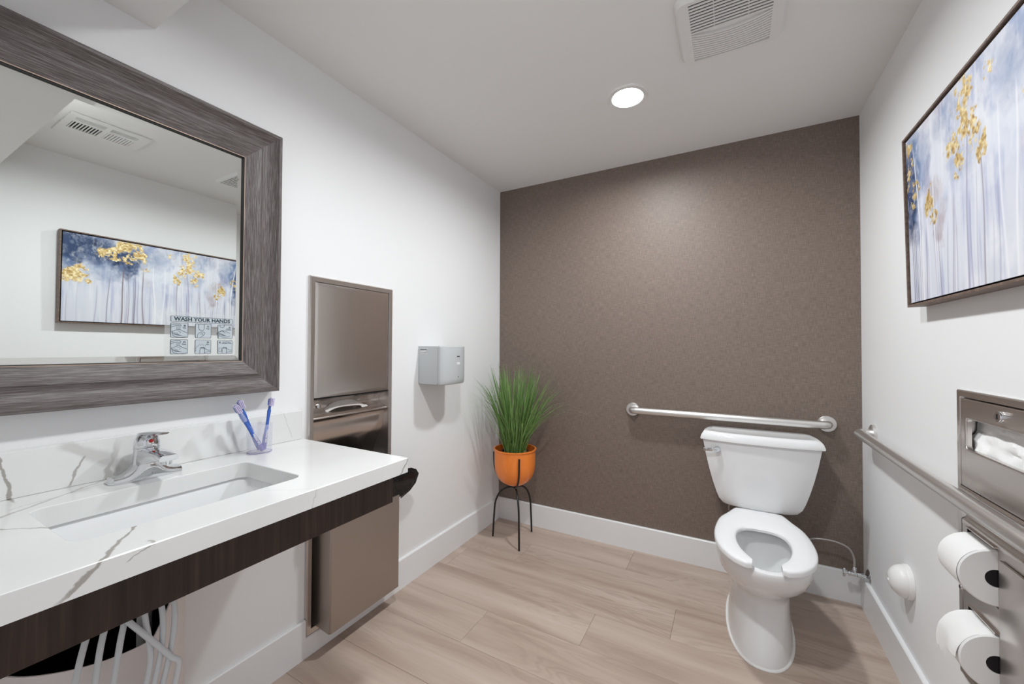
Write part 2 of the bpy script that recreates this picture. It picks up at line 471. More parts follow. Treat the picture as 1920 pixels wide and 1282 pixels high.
# exhaust fan: cover frame with slats
t = thing('exhaust_fan_grille', (1.53, -.98, H), 'square white exhaust fan cover with rows of slots on the ceiling', 'exhaust fan')
fx0, fx1, fy0, fy1 = 1.358, 1.702, -1.152, -.808
def ring_plate(bm, outer, outer2, inner, z0, z1):
    """annular plate from outline lists of equal length"""
    loft(bm, [[(x, y, z0) for x, y in outer2], [(x, y, z1) for x, y in outer], [(x, y, z1) for x, y in inner], [(x, y, z0) for x, y in inner]], False, False)
bm = B()
ix0, ix1, iy0, iy1 = 1.403, 1.657, -1.135, -.832
ring_plate(bm, rrect(fx0+.010, fx1-.010, fy0+.010, fy1-.010, .026), rrect(fx0, fx1, fy0, fy1, .03), rrect(ix0, ix1, iy0, iy1, .004), H-.0005, H-.020)
obj('cover_frame', bm, MT['plastic'], t, 40)
bm = B(); box(bm, ix0-.004, ix1+.004, -1.140, -.990, H-.004, H-.0008); obj('dark_backing', bm, MT['dark_gap'], t, label='black backing plate standing in for the dark behind the straight slats')  # no hole here: a thin black plate plays the shaded opening
bm = B(); box(bm, ix0-.004, ix1+.004, -.987, iy1+.004, H-.0120, H-.006); obj('closed_louver_panel', bm, MT['plastic'], t)
def slat(y, a0, w, z0, z1):
    """bar across the opening whose middle bows by a0 toward the brown wall"""
    bm = B(); n = 14
    pts = [(ix0+(ix1-ix0)*i/n, y+a0*(1-(2*i/n-1)**2)) for i in range(n+1)]
    out = [(x, yy-w/2) for x, yy in pts]+[(x, yy+w/2) for x, yy in pts[::-1]]
    prism(bm, out, 'z', z0, z1)
    obj('slat', bm, MT['plastic'], t)
for i in range(11): slat(-1.1315+.0141*i, 0, .0074, H-.020, H-.017)
for i in range(11): slat(-.979+.0128*i, .024-.0013*i, .0082, H-.020, H-.0115)
for x in (1.480, 1.585):
    bm = B(); box(bm, x-.0012, x+.0012, -1.135, -.985, H-.0195, H-.0165); obj('rib', bm, MT['plastic'], t)

# supply register
t = thing('air_register', (1.55, -1.757, H), 'white rectangular air register with louvers, set beside the dropped soffit', 'air vent')
rx0, rx1, ry0, ry1 = 1.385, 1.705, -1.918, -1.600
bm = B()
holes = [(1.462, 1.497, -1.862, -1.770), (1.462, 1.497, -1.745, -1.652), (1.512, 1.632, -1.868, -1.768), (1.512, 1.632, -1.747, -1.647)]
xs = [rx0+.0, 1.418, 1.462, 1.487, 1.592, rx1]; ysr = [ry0, -1.890, -1.776, -1.756, -1.645, ry1]
for i in range(5):
    for j in range(5):
        if i in (1, 3) and j in (1, 3): continue
        box(bm, xs[i], xs[i+1], ysr[j], ysr[j+1], H-.010, H-.0015)
bmesh.ops.remove_doubles(bm, verts=bm.verts[:], dist=.0002)
obj('face_plate', bm, MT['plastic'], t)
bm = B(); box(bm, xs[1]-.004, xs[4]+.004, ysr[1]-.004, ysr[4]+.004, H-.0014, H-.0006); obj('duct_backing', bm, MT['dark_gap'], t, label='black backing plate standing in for the dark behind the louvers')  # black plate in place of a duct hole, its darkness is colour
for j in (1, 3):
    for i in range(3):
        bm = B(); x = 1.427+.0140*i; box(bm, x-.0030, x+.0030, ysr[j], ysr[j+1], H-.0095, H-.0065); obj('louver', bm, MT['plastic'], t)
    for i in range(9):
        y = ysr[j]+.0060+.0124*i; w = .0026 if j == 1 else .0046
        bm = B(); box(bm, 1.487, 1.592, y-w, y+w, H-.0095, H-.0065); obj('louver', bm, MT['plastic'], t)

# ------------------------------------------------------------------ mirror
my0, my1, mz0, mz1 = -2.485, -1.698, 1.097, 2.045
FW = .112
t = thing('wall_mirror', (0, (my0+my1)/2, mz0), 'large rectangular mirror in a wide grey brown wood frame above the vanity', 'mirror')
prof = [(0,.006), (0,.019), (.0025,.0205), (.020,.026), (.040,.036), (.046,.0375), (.052,.033), (.060,.0305), (.070,.0315), (.086,.041), (.098,.052), (.101,.056), (.110,.056), (FW,.054), (FW,.001), (.02,.001)]
def rail(length, loc, rot, name='frame_rail'):
    """mitred rail: local X along length, local Y outward from the glass, local Z off the wall"""
    bm = B(); r0, r1 = [], []
    for w, h in prof:
        e = length/2-FW+w
        r0.append((-e, w, h)); r1.append((e, w, h))
    V0 = [bm.verts.new(p) for p in r0]; V1 = [bm.verts.new(p) for p in r1]; n = len(prof)
    for k in range(n): bm.faces.new((V0[k], V0[(k+1) % n], V1[(k+1) % n], V1[k]))
    bm.faces.new(V0[::-1]); bm.faces.new(V1)
    bmesh.ops.recalc_face_normals(bm, faces=bm.faces[:])
    me = bpy.data.meshes.new(name); bm.to_mesh(me); bm.free(); me.materials.append(MT['greywood'])
    for p in me.polygons: p.use_smooth = True
    me.set_sharp_from_angle(angle=math.radians(28))
    o = bpy.data.objects.new(name, me); COL.objects.link(o); o.parent = t
    X, Y = rot; Z = Vector(X).cross(Vector(Y)); mm = Matrix.Identity(4)
    for i in range(3): mm[i][0], mm[i][1], mm[i][2] = X[i], Y[i], Z[i]
    mm.translation = Vector(loc)-BASE[t]; o.matrix_local = mm
    return o
yc, zc = (my0+my1)/2, (mz0+mz1)/2
rail(my1-my0, (0, yc, mz1-FW), ((0,1,0), (0,0,1)))
rail(my1-my0, (0, yc, mz0+FW), ((0,-1,0), (0,0,-1)))
rail(mz1-mz0, (0, my1-FW, zc), ((0,0,-1), (0,1,0)))
rail(mz1-mz0, (0, my0+FW, zc), ((0,0,1), (0,-1,0)))
gy0, gy1, gz0, gz1 = my0+FW, my1-FW, mz0+FW, mz1-FW
def rect_loop(d, x): return [(x, gy0-d, gz0-d), (x, gy1+d, gz0-d), (x, gy1+d, gz1+d), (x, gy0-d, gz1+d)]
bm = B(); loft(bm, [rect_loop(.0005, .0196), rect_loop(-.0014, .0196), rect_loop(-.0014, .018)], False, False); obj('gilt_edge', bm, MT['copper_edge'], t, label='thin copper edge inside the frame')
bm = B(); loft(bm, [rect_loop(-.0015, .0178), rect_loop(-.0030, .0165), rect_loop(-.0034, .0072)], False, False); obj('inner_lip', bm, MT['black_lip'], t, label='thin black lip around the glass')
bm = B(); loft(bm, [rect_loop(-.002, .0098), rect_loop(-.021, .0115)], False, False)
loft(bm, [rect_loop(-.021, .0115)], False, True)
loft(bm, [rect_loop(-.002, .0098), rect_loop(-.002, .006)], False, True)
bmesh.ops.remove_doubles(bm, verts=bm.verts[:], dist=1e-5)
obj('bevelled_glass', bm, MT['mirror'], t, 1, label='bevelled mirror glass')

# hand washing sticker on the glass
SX = .0122
t = thing('hand_washing_sticker', (SX, -1.928, 1.226), 'clear sticker with six hand washing pictograms in the mirror corner', 'sticker')
bm = B(); box(bm, SX, SX+.0003, -2.028, -1.830, 1.216, 1.368); obj('film', bm, MT['film'], t)
def flat(bm, outline, x0, th=.0002): prism(bm, outline, 'x', x0, x0+th)
def stroke(bm, pts, w, x0=SX+.0011, n=5):
    P = spline([(0, a, b) for a, b in pts], n) if len(pts) > 2 else [Vector((0, *q)) for q in pts]
    L, R = [], []
    for i, p in enumerate(P):
        d = P[min(i+1, len(P)-1)]-P[max(i-1, 0)]
        if d.length < 1e-9: continue
        d.normalize(); nrm = Vector((0, -d.z, d.y))*w/2
        L.append((p+nrm).yz[:]); R.append((p-nrm).yz[:])
    V = [(bm.verts.new((x0, *a)), bm.verts.new((x0, *b))) for a, b in zip(L, R)]
    for (a, b), (c_, d_) in zip(V, V[1:]): bm.faces.new((a, b, d_, c_))
bm = B(); flat(bm, rrect(-2.013, -1.840, 1.3375, 1.3545, .0015, 2), SX+.0004); hd = obj('heading_panel', bm, MT['film2'], t)
bm = B(); o_ = rrect(-2.013, -1.840, 1.3375, 1.3545, .0015, 2); stroke(bm, o_+[o_[0]], .0009, SX+.0008, 1)
place(bm, text_mesh('WASH YOUR HANDS', .0164, 0, True), (SX+.001, -1.9265, 1.3458), (0,1,0), (0,0,1))
obj('heading_lettering', bm, MT['ink'], hd, label='lettering WASH YOUR HANDS')
captions = ['Wet', 'Soap', 'Wash for\n20 seconds', 'Rinse', 'Dry', 'Turn off Water\nwith Paper Towel']
def hand_pair(bm, cy, cz, s):
    stroke(bm, [(cy-.45*s, cz+.05*s), (cy-.35*s, cz-.28*s), (cy-.05*s, cz-.40*s), (cy+.3*s, cz-.38*s), (cy+.5*s, cz-.30*s)], .0009)
    stroke(bm, [(cy+.5*s, cz-.05*s), (cy+.25*s, cz+.06*s), (cy+.0*s, cz+.18*s), (cy-.2*s, cz+.12*s), (cy-.42*s, cz+.02*s)], .0009)
    for k in range(4):
        stroke(bm, [(cy-(.42-.10*k)*s, cz+(.0-.02*k)*s), (cy-(.34-.10*k)*s, cz-(.14+.02*k)*s), (cy-(.15-.11*k)*s, cz-(.26+.01*k)*s)], .0007)
    stroke(bm, [(cy-.1*s, cz+.1*s), (cy+.1*s, cz-.02*s), (cy+.02*s, cz-.1*s)], .0007)
for i in range(6):
    col_, row_ = i % 3, i//3
    py0 = -2.013+.0645*col_; py1 = py0+.044; pz1 = 1.333-.0515*row_; pz0 = pz1-.045
    bm = B(); ol = rrect(py0, py1, pz0, pz1, .002, 2); flat(bm, ol, SX+.0004); pn = obj('pictogram_panel', bm, MT['film2'], t)
    bm = B(); stroke(bm, ol+[ol[0]], .0010, SX+.0008, 1)
    cy, cz, sc = (py0+py1)/2-.001, pz0+.0175, .042
    if i in (0, 3):
        hand_pair(bm, cy, cz, sc)
        stroke(bm, [(py0-.001, pz1-.008), (py0+.01, pz1-.004), (py0+.024, pz1-.004), (py0+.026, pz1-.009)], .001)
        stroke(bm, [(py0-.001, pz1-.014), (py0+.012, pz1-.009), (py0+.026, pz1-.009)], .001)
        for q in range(4): stroke(bm, [(py0+.015+.003*q, pz1-.011), (py0+.0145+.003*q, pz1-.02)], .0006)
    elif i == 1:
        stroke(bm, [(py0+.009, pz1), (py0+.009, pz1-.014), (py0+.013, pz1-.02), (py0+.021, pz1-.02), (py0+.024, pz1-.014), (py0+.024, pz1)], .001)
        stroke(bm, [(py0+.005, pz0+.001), (py0+.008, pz0+.014), (py0+.018, pz0+.02), (py0+.026, pz0+.017), (py0+.022, pz0+.008), (py0+.011, pz0-.001)], .0009)
        stroke(bm, [(py0+.012, pz0+.012), (py0+.017, pz0+.016), (py0+.021, pz0+.012), (py0+.016, pz0+.009)], .0008)
    elif i == 2:
        stroke(bm, [(py0+.006, pz1), (py0+.007, pz1-.006), (py0+.013, pz1-.008), (py0+.018, pz1-.005), (py0+.018, pz1)], .0012)
        hand_pair(bm, cy-.003, cz+.002, sc*.9)
        stroke(bm, [(py0-.004, pz0+.018), (py0+.002, pz0+.008), (py0+.001, pz0+.0)], .0011)
        stroke(bm, [(py0+.004, pz0+.022), (py0+.012, pz0+.026), (py0+.02, pz0+.02)], .0011)
    else:
        a, b = py0+.013, pz0
        stroke(bm, [(a, b), (a+.001, b+.016), (a+.007, b+.021), (a+.013, b+.016), (a+.013, b)], .0009)
        for q in range(4): stroke(bm, [(a+.001+.003*q, b+.016), (a+.003+.003*q, b+.021), (a+.006+.003*q, b+.019)], .0007)
        stroke(bm, [(a+.013, b+.018), (a+.022, b+.012), (a+.031, b+.012)], .0009); stroke(bm, [(a+.014, b+.004), (a+.024, b+.006), (a+.031, b+.006)], .0009)
        if i == 4:
            for q in range(9):
                an = math.radians(60+16*q); stroke(bm, [(a+.006+.016*math.cos(an), b+.012+.015*math.sin(an)), (a+.006+.021*math.cos(an), b+.012+.02*math.sin(an))], .0007)
        else:
            stroke(bm, [(py0+.003, pz0+.006), (py0+.011, pz0+.006), (py0+.011, pz0+.019), (py0+.003, pz0+.019), (py0+.003, pz0+.006)], .0009, n=1)
    obj('pictogram_drawing', bm, MT['ink'], pn)
    bm = B()
    ty = py1-.0085 if i != 5 else py0+.0058
    n = 14; bm.faces.new([bm.verts.new((SX+.0010, ty+.0030*math.cos(2*math.pi*k/n), pz1-.0075+.0030*math.sin(2*math.pi*k/n))) for k in range(n)])
    if i != 5: place(bm, text_mesh(captions[i], .0048 if '\n' not in captions[i] else .0036, 0, True), (SX+.001, ty-.001 if i != 2 else ty-.0035, pz1-.0145), (0,1,0), (0,0,1))
    else: place(bm, text_mesh(captions[i], .0040, 0, True), (SX+.001, py0+.0262, pz1-.0078), (0,1,0), (0,0,1))
    cap = obj('caption', bm, MT['ink'], pn)
    bm = B(); place(bm, text_mesh(str(i+1), .0048, 0, True), (SX+.0013, ty, pz1-.0075), (0,1,0), (0,0,1)); obj('step_number', bm, MT['label_white'], pn)

# ------------------------------------------------------------------ vanity counter, sink, faucet
ZT = .893; CT = .047; CX = .585; CY0, CY1 = -2.62, -1.580
sx0, sx1, sy0, sy1 = .162, .460, -2.322, -1.871
t = thing('vanity_counter', (0, -2.10, .738), 'white veined quartz counter with backsplash and dark wood apron', 'counter')
bm = B()
no = 6
outer = rrect(.001, CX, CY0, CY1, .003, no); inner = rrect(sx0, sx1, sy0, sy1, .028, no)
b_ = .0016
ro = lambda d: rrect(.001+d, CX-d, CY0+d, CY1-d, .003, no)
loft(bm, [[(x, y, ZT-CT) for x, y in inner], [(x, y, ZT-b_) for x, y in inner], [(x, y, ZT) for x, y in rrect(sx0-b_, sx1+b_, sy0-b_, sy1+b_, .03, no)],
          [(x, y, ZT) for x, y in ro(b_)], [(x, y, ZT-b_) for x, y in outer], [(x, y, ZT-CT) for x, y in outer], [(x, y, ZT-CT) for x, y in inner]], False, False)
obj('countertop', bm, MT['quartz'], t)
bm = B(); box(bm, .001, .021, CY0, -1.5835, ZT+.0003, ZT+.113, .0015); obj('backsplash', bm, MT['quartz'], t)
bm = B(); box(bm, .511, .530, CY0, -1.594, ZT-CT-.106, ZT-CT-.0003, .001); obj('apron', bm, MT['darkwood'], t, label='dark walnut apron board under the counter edge')

t = thing('undermount_sink', ((sx0+sx1)/2, (sy0+sy1)/2, .71), 'white rectangular undermount basin set into the quartz counter', 'sink')
bm = B(); e = .008
def sr(d, z, r=.035): return [(x, y, z) for x, y in rrect(sx0-e+d, sx1+e-d, sy0-e+d, sy1+e-d, r, 6)]
def sr2(dx0, dx1, dy0, dy1, z, r): return [(x, y, z) for x, y in rrect(sx0-e+dx0, sx1+e-dx1, sy0-e+dy0, sy1+e-dy1, r, 6)]
zz = ZT-CT-.0006
loft(bm, [sr(-.02, zz-.012), sr(-.02, zz), sr(0, zz), sr2(.004,.004,.006,.006, zz-.01,.035), sr2(.014,.014,.030,.030, zz-.06,.045), sr2(.022,.022,.052,.052, zz-.105,.05), sr2(.045,.045,.085,.085, zz-.125,.05), sr2(.10,.10,.15,.15, zz-.131,.04)], False, True)
loft(bm, [sr(-.02, zz-.012), sr(-.004, zz-.03), sr2(.01,.01,.03,.03, zz-.12,.045), sr2(.09,.09,.14,.14, zz-.145,.04)], False, True)
obj('basin', bm, MT['ceramic'], t, 35)
bm = B(); lathe(bm, [(0,.001), (.012,.001), (.014,.004), (.028,.004), (.030,.001)], ((sx0+sx1)/2, (sy0+sy1)/2, zz-.131), 'z', 24); obj('drain', bm, MT['chrome'], t, 40)

fy = -2.090; fz = ZT+.0004
t = thing('faucet', (.085, fy, fz), 'chrome single lever faucet with red dot on the counter', 'faucet')
# swept deck plate that rises into the body
bm = B(); rings_ = []
for i in range(25):
    v = -1+2*i/24; y = fy+.080*v
    a = abs(v); hgt = .017+.060*math.exp(-(v/.46)**2*1.6); wd = (.030*(1-.25*a**3))*(1 if a < .999 else .75)
    if a > .92: k = (a-.92)/.08; hgt *= 1-.45*k*k; wd *= 1-.30*k*k
    r = []
    for x, z in [(-1,0), (-1,.55), (-.86,.86), (-.5,.98), (0,1), (.5,.98), (.86,.86), (1,.55), (1,0)]: r.append((.085+wd*x, y, fz+hgt*z))
    rings_.append(r)
loft(bm, rings_); obj('deck_plate', bm, MT['chrome'], t, 40)
bm = B(); lathe(bm, [(.031,.0), (.0300,.03), (.0290,.060), (.0280,.080), (.0290,.0805), (.0290,.084), (0,.084)], (.085, fy, fz), 'z', 32); obj('body', bm, MT['chrome'], t, 40)
bm = B(); rings_ = []
for i in range(13):
    s_ = i/12; x = .090+.135*s_; zt = fz+.080+.004*math.sin(s_*3); zb = fz+.030+.034*min(1, s_*1.25)**.7; hw = .027-.006*s_
    r = [(x, fy-hw, zb), (x, fy-hw, (zt+zb)/2), (x, fy-hw*.9, zt-.004), (x, fy-hw*.5, zt), (x, fy+hw*.5, zt), (x, fy+hw*.9, zt-.004), (x, fy+hw, (zt+zb)/2), (x, fy+hw, zb)]
    rings_.append(r)
loft(bm, rings_); obj('spout', bm, MT['chrome'], t, 40)
bm = B(); lathe(bm, [(.0115,0), (.0115,-.010), (.009,-.012), (0,-.012)], (.210, fy, fz+.064), 'z', 20); obj('aerator', bm, MT['chrome'], t, 40)
bm = B(); lathe(bm, [(.0275,.084), (.0285,.087), (.0280,.098), (.0245,.112), (.016,.121), (.0,.124)], (.085, fy, fz), 'z', 32); hl = obj('handle_dome', bm, MT['chrome'], t, 50)
bm = B(); rings_ = []
for i in range(10):
    s_ = i/9; x = .070+.110*s_; z = fz+.116+.020*s_-.006*s_*s_; hw = .019+.001*s_; th = .012*(1-.65*s_)
    if i == 9: hw *= .8
    rings_.append([(x, fy-hw, z), (x, fy-hw*.8, z+th*.5), (x, fy, z+th*.7), (x, fy+hw*.8, z+th*.5), (x, fy+hw, z), (x, fy+hw*.7, z-th*.5), (x, fy, z-th*.6), (x, fy-hw*.7, z-th*.5)])
loft(bm, rings_); obj('lever', bm, MT['chrome'], hl, 50)
bm = B(); lathe(bm, [(.0052,0), (.0052,.002), (.003,.0035), (0,.0038)], (.1115, fy, fz+.103), (1,0,.25), 16); obj('temperature_dot', bm, MT['red'], hl, 40, label='red temperature dot')

# tumbler and toothbrushes
cx_, cy_ = .090, -1.786
t = thing('tumbler', (cx_, cy_, ZT+.0004), 'clear lavender tinted plastic tumbler holding toothbrushes', 'cup')
def oval(r, z, k=1.0, n=32): return [(cx_+r*.92*math.cos(2*math.pi*i/n)*k, cy_+r*1.02*math.sin(2*math.pi*i/n)*k, z) for i in range(n)]
z0 = ZT+.0006
bm = B(); loft(bm, [oval(.0345, z0), oval(.0375, z0+.003), oval(.0388, z0+.098), oval(.0376, z0+.098), oval(.0362, z0+.006), oval(.0345, z0+.0055)]); obj('cup_wall', bm, MT['clear'], t, 50)
bm = B(); tube(bm, oval(.0368, z0+.003), .0012, 6, closed=True); obj('base_ring', bm, MT['lavender'], t, 60)
def toothbrush(foot, top, label, wrap):
    f_, tp = Vector(foot), Vector(top); d = (tp-f_).normalized(); L = (tp-f_).length
    t = thing('toothbrush', foot, label, 'toothbrush', 'toothbrushes in the tumbler')
    P = [f_+d*L*k/20 for k in range(21)]
    def rad(k):
        s_ = k/20
        return .0064+.0016*math.sin(s_*9)-.0026*max(0, (s_-.55))*2 if s_ < .8 else .0042
    bm = B(); tube(bm, P[:18], [rad(k) for k in range(18)], 10); obj('handle', bm, MT['brush_blue'], t, 60)
    bm = B(); tube(bm, [f_+d*L*k/20+Vector((.0012,0,0)) for k in range(0, 7)], [.0070]*7, 10); gp = obj('grip', bm, MT['brush_violet'], t, 60, label='violet rubber grip')
    s_ = d.cross(Vector((1,0,0))).normalized(); n_ = Vector((1,0,0)); n_ = (n_-d*n_.dot(d)).normalized()
    bm = B(); R = []
    for k in range(9):
        u_ = k/8; w_ = .0078*math.sqrt(max(.05, 1-(2*u_-1)**4)); c_ = f_+d*(L*.84+.030*u_)
        R.append([c_+s_*w_*a+n_*b for a, b in ((-1,-.002), (1,-.002), (1,.002), (-1,.002))])
    loft(bm, R); obj('head', bm, MT['brush_blue'], t, 40)
    bm = B()
    for k in range(7):
        for a in (-.6, 0, .6):
            c_ = f_+d*(L*.84+.003+.004*k)+s_*.0078*a; tube(bm, [c_+n_*.002, c_+n_*(.0145+.001*(k % 2))], .0018, 6)
    obj('bristles', bm, MT['bristle'], t, 50, kind='stuff')
    bm = B(); tx = text_mesh('DR.FRESH', .0100, .0001, True); e1 = d; e2 = n_.cross(e1)
    place(bm, tx, f_+d*L*.26+n_*.0088, e1, e2); obj('lettering', bm, MT['label_white'], t, label='white lettering DR.FRESH')
    if wrap:
        bm = B(); c0 = f_+d*L*.66; R = []
        for k in range(7):
            c_ = c0+d*(L*.36*k/6); R.append([c_+s_*.0075*math.cos(q)+n_*(.003+.0085*math.sin(q)) for q in [2*math.pi*j/12 for j in range(12)]])
        loft(bm, R); obj('cover', bm, MT['brush_wrap'], t, 50)
    return t
toothbrush((.094, -1.788, ZT+.012), (.075, -1.848, 1.078), 'blue toothbrush crossing behind, bristles facing outward', False)
toothbrush((.108, -1.786, ZT+.011), (.100, -1.872, 1.066), 'blue toothbrush in a clear cover leaning toward the faucet', True)
toothbrush((.100, -1.778, ZT+.010), (.088, -1.748, 1.076), 'blue toothbrush leaning toward the towel dispenser', False)

# under-sink pipe cover and tubing
t = thing('pipe_cover', (.0, -2.19, .18), 'off white vinyl pipe cover on the wall under the sink', 'pipe cover')
plan = spline([(.002,-2.028,0), (.10,-2.022,0), (.19,-2.035,0), (.262,-2.085,0), (.29,-2.165,0), (.265,-2.25,0), (.19,-2.325,0), (.10,-2.36,0), (.002,-2.37,0)], 6)
def rimz(i, n):
    s_ = i/n; return .67 - .125*min(1, max(0, (s_-.34)/.12))
np_ = len(plan)-1
bm = B()
loft(bm, [[(p.x, p.y, .20) for p in plan], [(p.x+.004, p.y, .38) for p in plan], [(p.x, p.y, rimz(i, np_)) for i, p in enumerate(plan)],
          [((p.x-.004), p.y*1+(-2.19-p.y)*.02, rimz(i, np_)-.001) for i, p in enumerate(plan)], [((p.x-.006), p.y+(-2.19-p.y)*.03, .20) for i, p in enumerate(plan)]], False, False, closed=False)
obj('shell', bm, MT['shield'], t, 50)
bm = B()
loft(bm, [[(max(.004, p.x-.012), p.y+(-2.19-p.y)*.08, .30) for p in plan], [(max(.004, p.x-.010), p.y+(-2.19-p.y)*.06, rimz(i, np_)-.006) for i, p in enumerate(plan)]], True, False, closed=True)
obj('black_inner_shell', bm, MT['bag'], t, 50, label='black inner shell added for the dark inside of the pipe cover')  # added black shell paints the dark hollow of the cover
drp = thing('drain_pipe', (.12, -2.10, .34), 'white tailpiece pipe below the sink basin', 'pipe')
bm = B(); lathe(bm, [(0,.0), (.016,.0), (.016,.20), (.021,.20), (.021,.23), (.016,.23), (.016,.355), (0,.355)], (.12, -2.10, .34), 'z', 20); obj('tailpiece', bm, MT['plastic'], drp, 40)
tubes = [
 [(.17,-2.16,.60), (.24,-2.20,.645), (.300,-2.235,.600), (.328,-2.255,.50), (.322,-2.27,.38), (.300,-2.31,.22)],
 [(.17,-2.14,.60), (.25,-2.17,.650), (.310,-2.205,.600), (.336,-2.228,.49), (.328,-2.250,.36), (.308,-2.285,.22)],
 [(.16,-2.18,.59), (.23,-2.225,.640), (.296,-2.265,.590), (.322,-2.290,.48), (.315,-2.305,.36), (.296,-2.335,.22)],
 [(.16,-2.21,.60), (.23,-2.215,.655), (.320,-2.185,.612), (.364,-2.135,.53), (.371,-2.120,.50), (.365,-2.145,.40), (.342,-2.225,.22)],
 [(.18,-2.12,.61), (.27,-2.130,.655), (.325,-2.135,.605), (.350,-2.150,.52), (.346,-2.180,.40), (.318,-2.250,.22)],
 [(.19,-2.10,.62), (.27,-2.105,.660), (.325,-2.112,.615), (.352,-2.128,.54), (.352,-2.155,.42), (.326,-2.205,.22)],
 [(.18,-2.13,.62), (.26,-2.155,.660), (.318,-2.165,.610), (.345,-2.165,.52), (.340,-2.20,.38), (.312,-2.265,.22)],
]
for i, pth in enumerate(tubes):
    bm = B(); tube(bm, spline(pth, 8), .0062, 10)
    tag(obj('clear_tube', bm, MT['tubing'], None, 60), 'milky clear tube slanting across the other tubes under the sink' if i == 3 else 'milky clear tube hanging down from the pipe cover rim under the sink', 'tube', 'clear tubes under the sink')

# ------------------------------------------------------------------ recessed towel dispenser with waste bin
ty0, ty1, tz0, tz1 = -1.551, -1.096, .083, 1.556
t = thing('towel_dispenser', (0, (ty0+ty1)/2, tz0), 'tall recessed stainless paper towel dispenser with waste bin, beyond the vanity', 'dispenser')
def yz(o, x): return [(x, a, b) for a, b in o]
def rc(d): return [(ty0+d, tz0+d), (ty1-d, tz0+d), (ty1-d, tz1-d), (ty0+d, tz1-d)]
bm = B(); loft(bm, [yz(rc(0), .0006), yz(rc(0), .011), yz(rc(.004), .0155), yz(rc(.022), .0125), yz(rc(.0245), .002), yz(rc(.0245), -.098)], False, True)
obj('flange_frame', bm, MT['steel'], t, 20)
bm = B()
def door(u, v):
    y = -1.5255+u*.404; z = 1.047+v*.485
    edge = min(1, min(u, 1-u)/.02)*min(1, min(v, 1-v)/.02)
    bulge = .004*math.sin(math.pi*u)*(.4+.6*(1-v)**2)+.003*math.sin(v*7.0)*math.sin(math.pi*u)*.35
    return (.0085+.001*edge+bulge*.35*edge, y, z)
grid_sheet(bm, door, 50, 50)
V = bm.verts[:]
box(bm, -.01, .0072, -1.5255, -1.1215, 1.047, 1.532)
dr = obj('upper_door', bm, MT['steel_h'], t, 60)
# towel slot trough: extruded profile
prof_t = spline([(.008,0,1.040), (-.030,0,1.030), (-.052,0,1.006), (-.046,0,.984), (-.012,0,.970), (.002,0,.962), (.003,0,.955), (-.006,0,.950), (-.016,0,.930), (-.022,0,.890), (-.034,0,.850), (-.060,0,.80), (-.085,0,.74), (-.090,0,.665)], 5)
bm = B(); loft(bm, [[(p.x, -1.5258, p.z) for p in prof_t], [(p.x, -1.1212, p.z) for p in prof_t]], False, False, closed=False)
obj('towel_tray', bm, MT['steel_h'], t, 40)
bm = B(); box(bm, -.075, .004, -1.5255, -1.1215, 1.0405, 1.0462); obj('door_gap_strip', bm, MT['dark_gap'], t)  # black strip painted in for the dark gap under the door
bm = B(); lathe(bm, [(.0105,0), (.0105,.006), (.009,.010), (.004,.012), (0,.012)], (-.012, -1.494, 1.008), 'x', 20); obj('lock', bm, MT['chrome'], t, 40)
# waste bin
by0, by1, bz0, bz1, bx = -1.507, -1.121, .094, .640, .100
bm = B(); o2 = [(-.085, by0), (bx-.006, by0), (bx, by0+.006), (bx, by1-.006), (bx-.006, by1), (-.085, by1)]
i2 = [(-.083, by0+.002), (bx-.008, by0+.002), (bx-.002, by0+.008), (bx-.002, by1-.008), (bx-.008, by1-.002), (-.083, by1-.002)]
loft(bm, [[(a, b, bz0+.02 if a < 0 else bz0) for a, b in o2], [(a, b, bz1) for a, b in o2], [(a, b, bz1) for a, b in i2], [(a, b, bz0+.03) for a, b in i2]])
obj('waste_bin', bm, MT['binsteel'], t, 30, label='bronze grey steel waste bin')
# paper towel peeking out
bm = B()
def twl(u, v):
    y = -1.440+.225*u; arch = math.sin(math.pi*min(1, u*1.05))**.8
    return (-.050+(.024+.018*max(0, u-.78)/.22)*v, y, .984+.036*arch*(1-.45*v)-.012*v*v+.002*math.sin(9*u)*v - (.014*v*v if u > .84 else 0))
grid_sheet(bm, twl, 20, 8)
grid_sheet(bm, lambda u, v: (lambda p: (p[0]-.001, p[1], p[2]-.0016))(twl(u, v)), 20, 8)
tag(obj('paper_towel', bm, MT['towel'], None, 60), 'folded paper towel sheet poking out of the steel dispenser slot', 'paper towel')
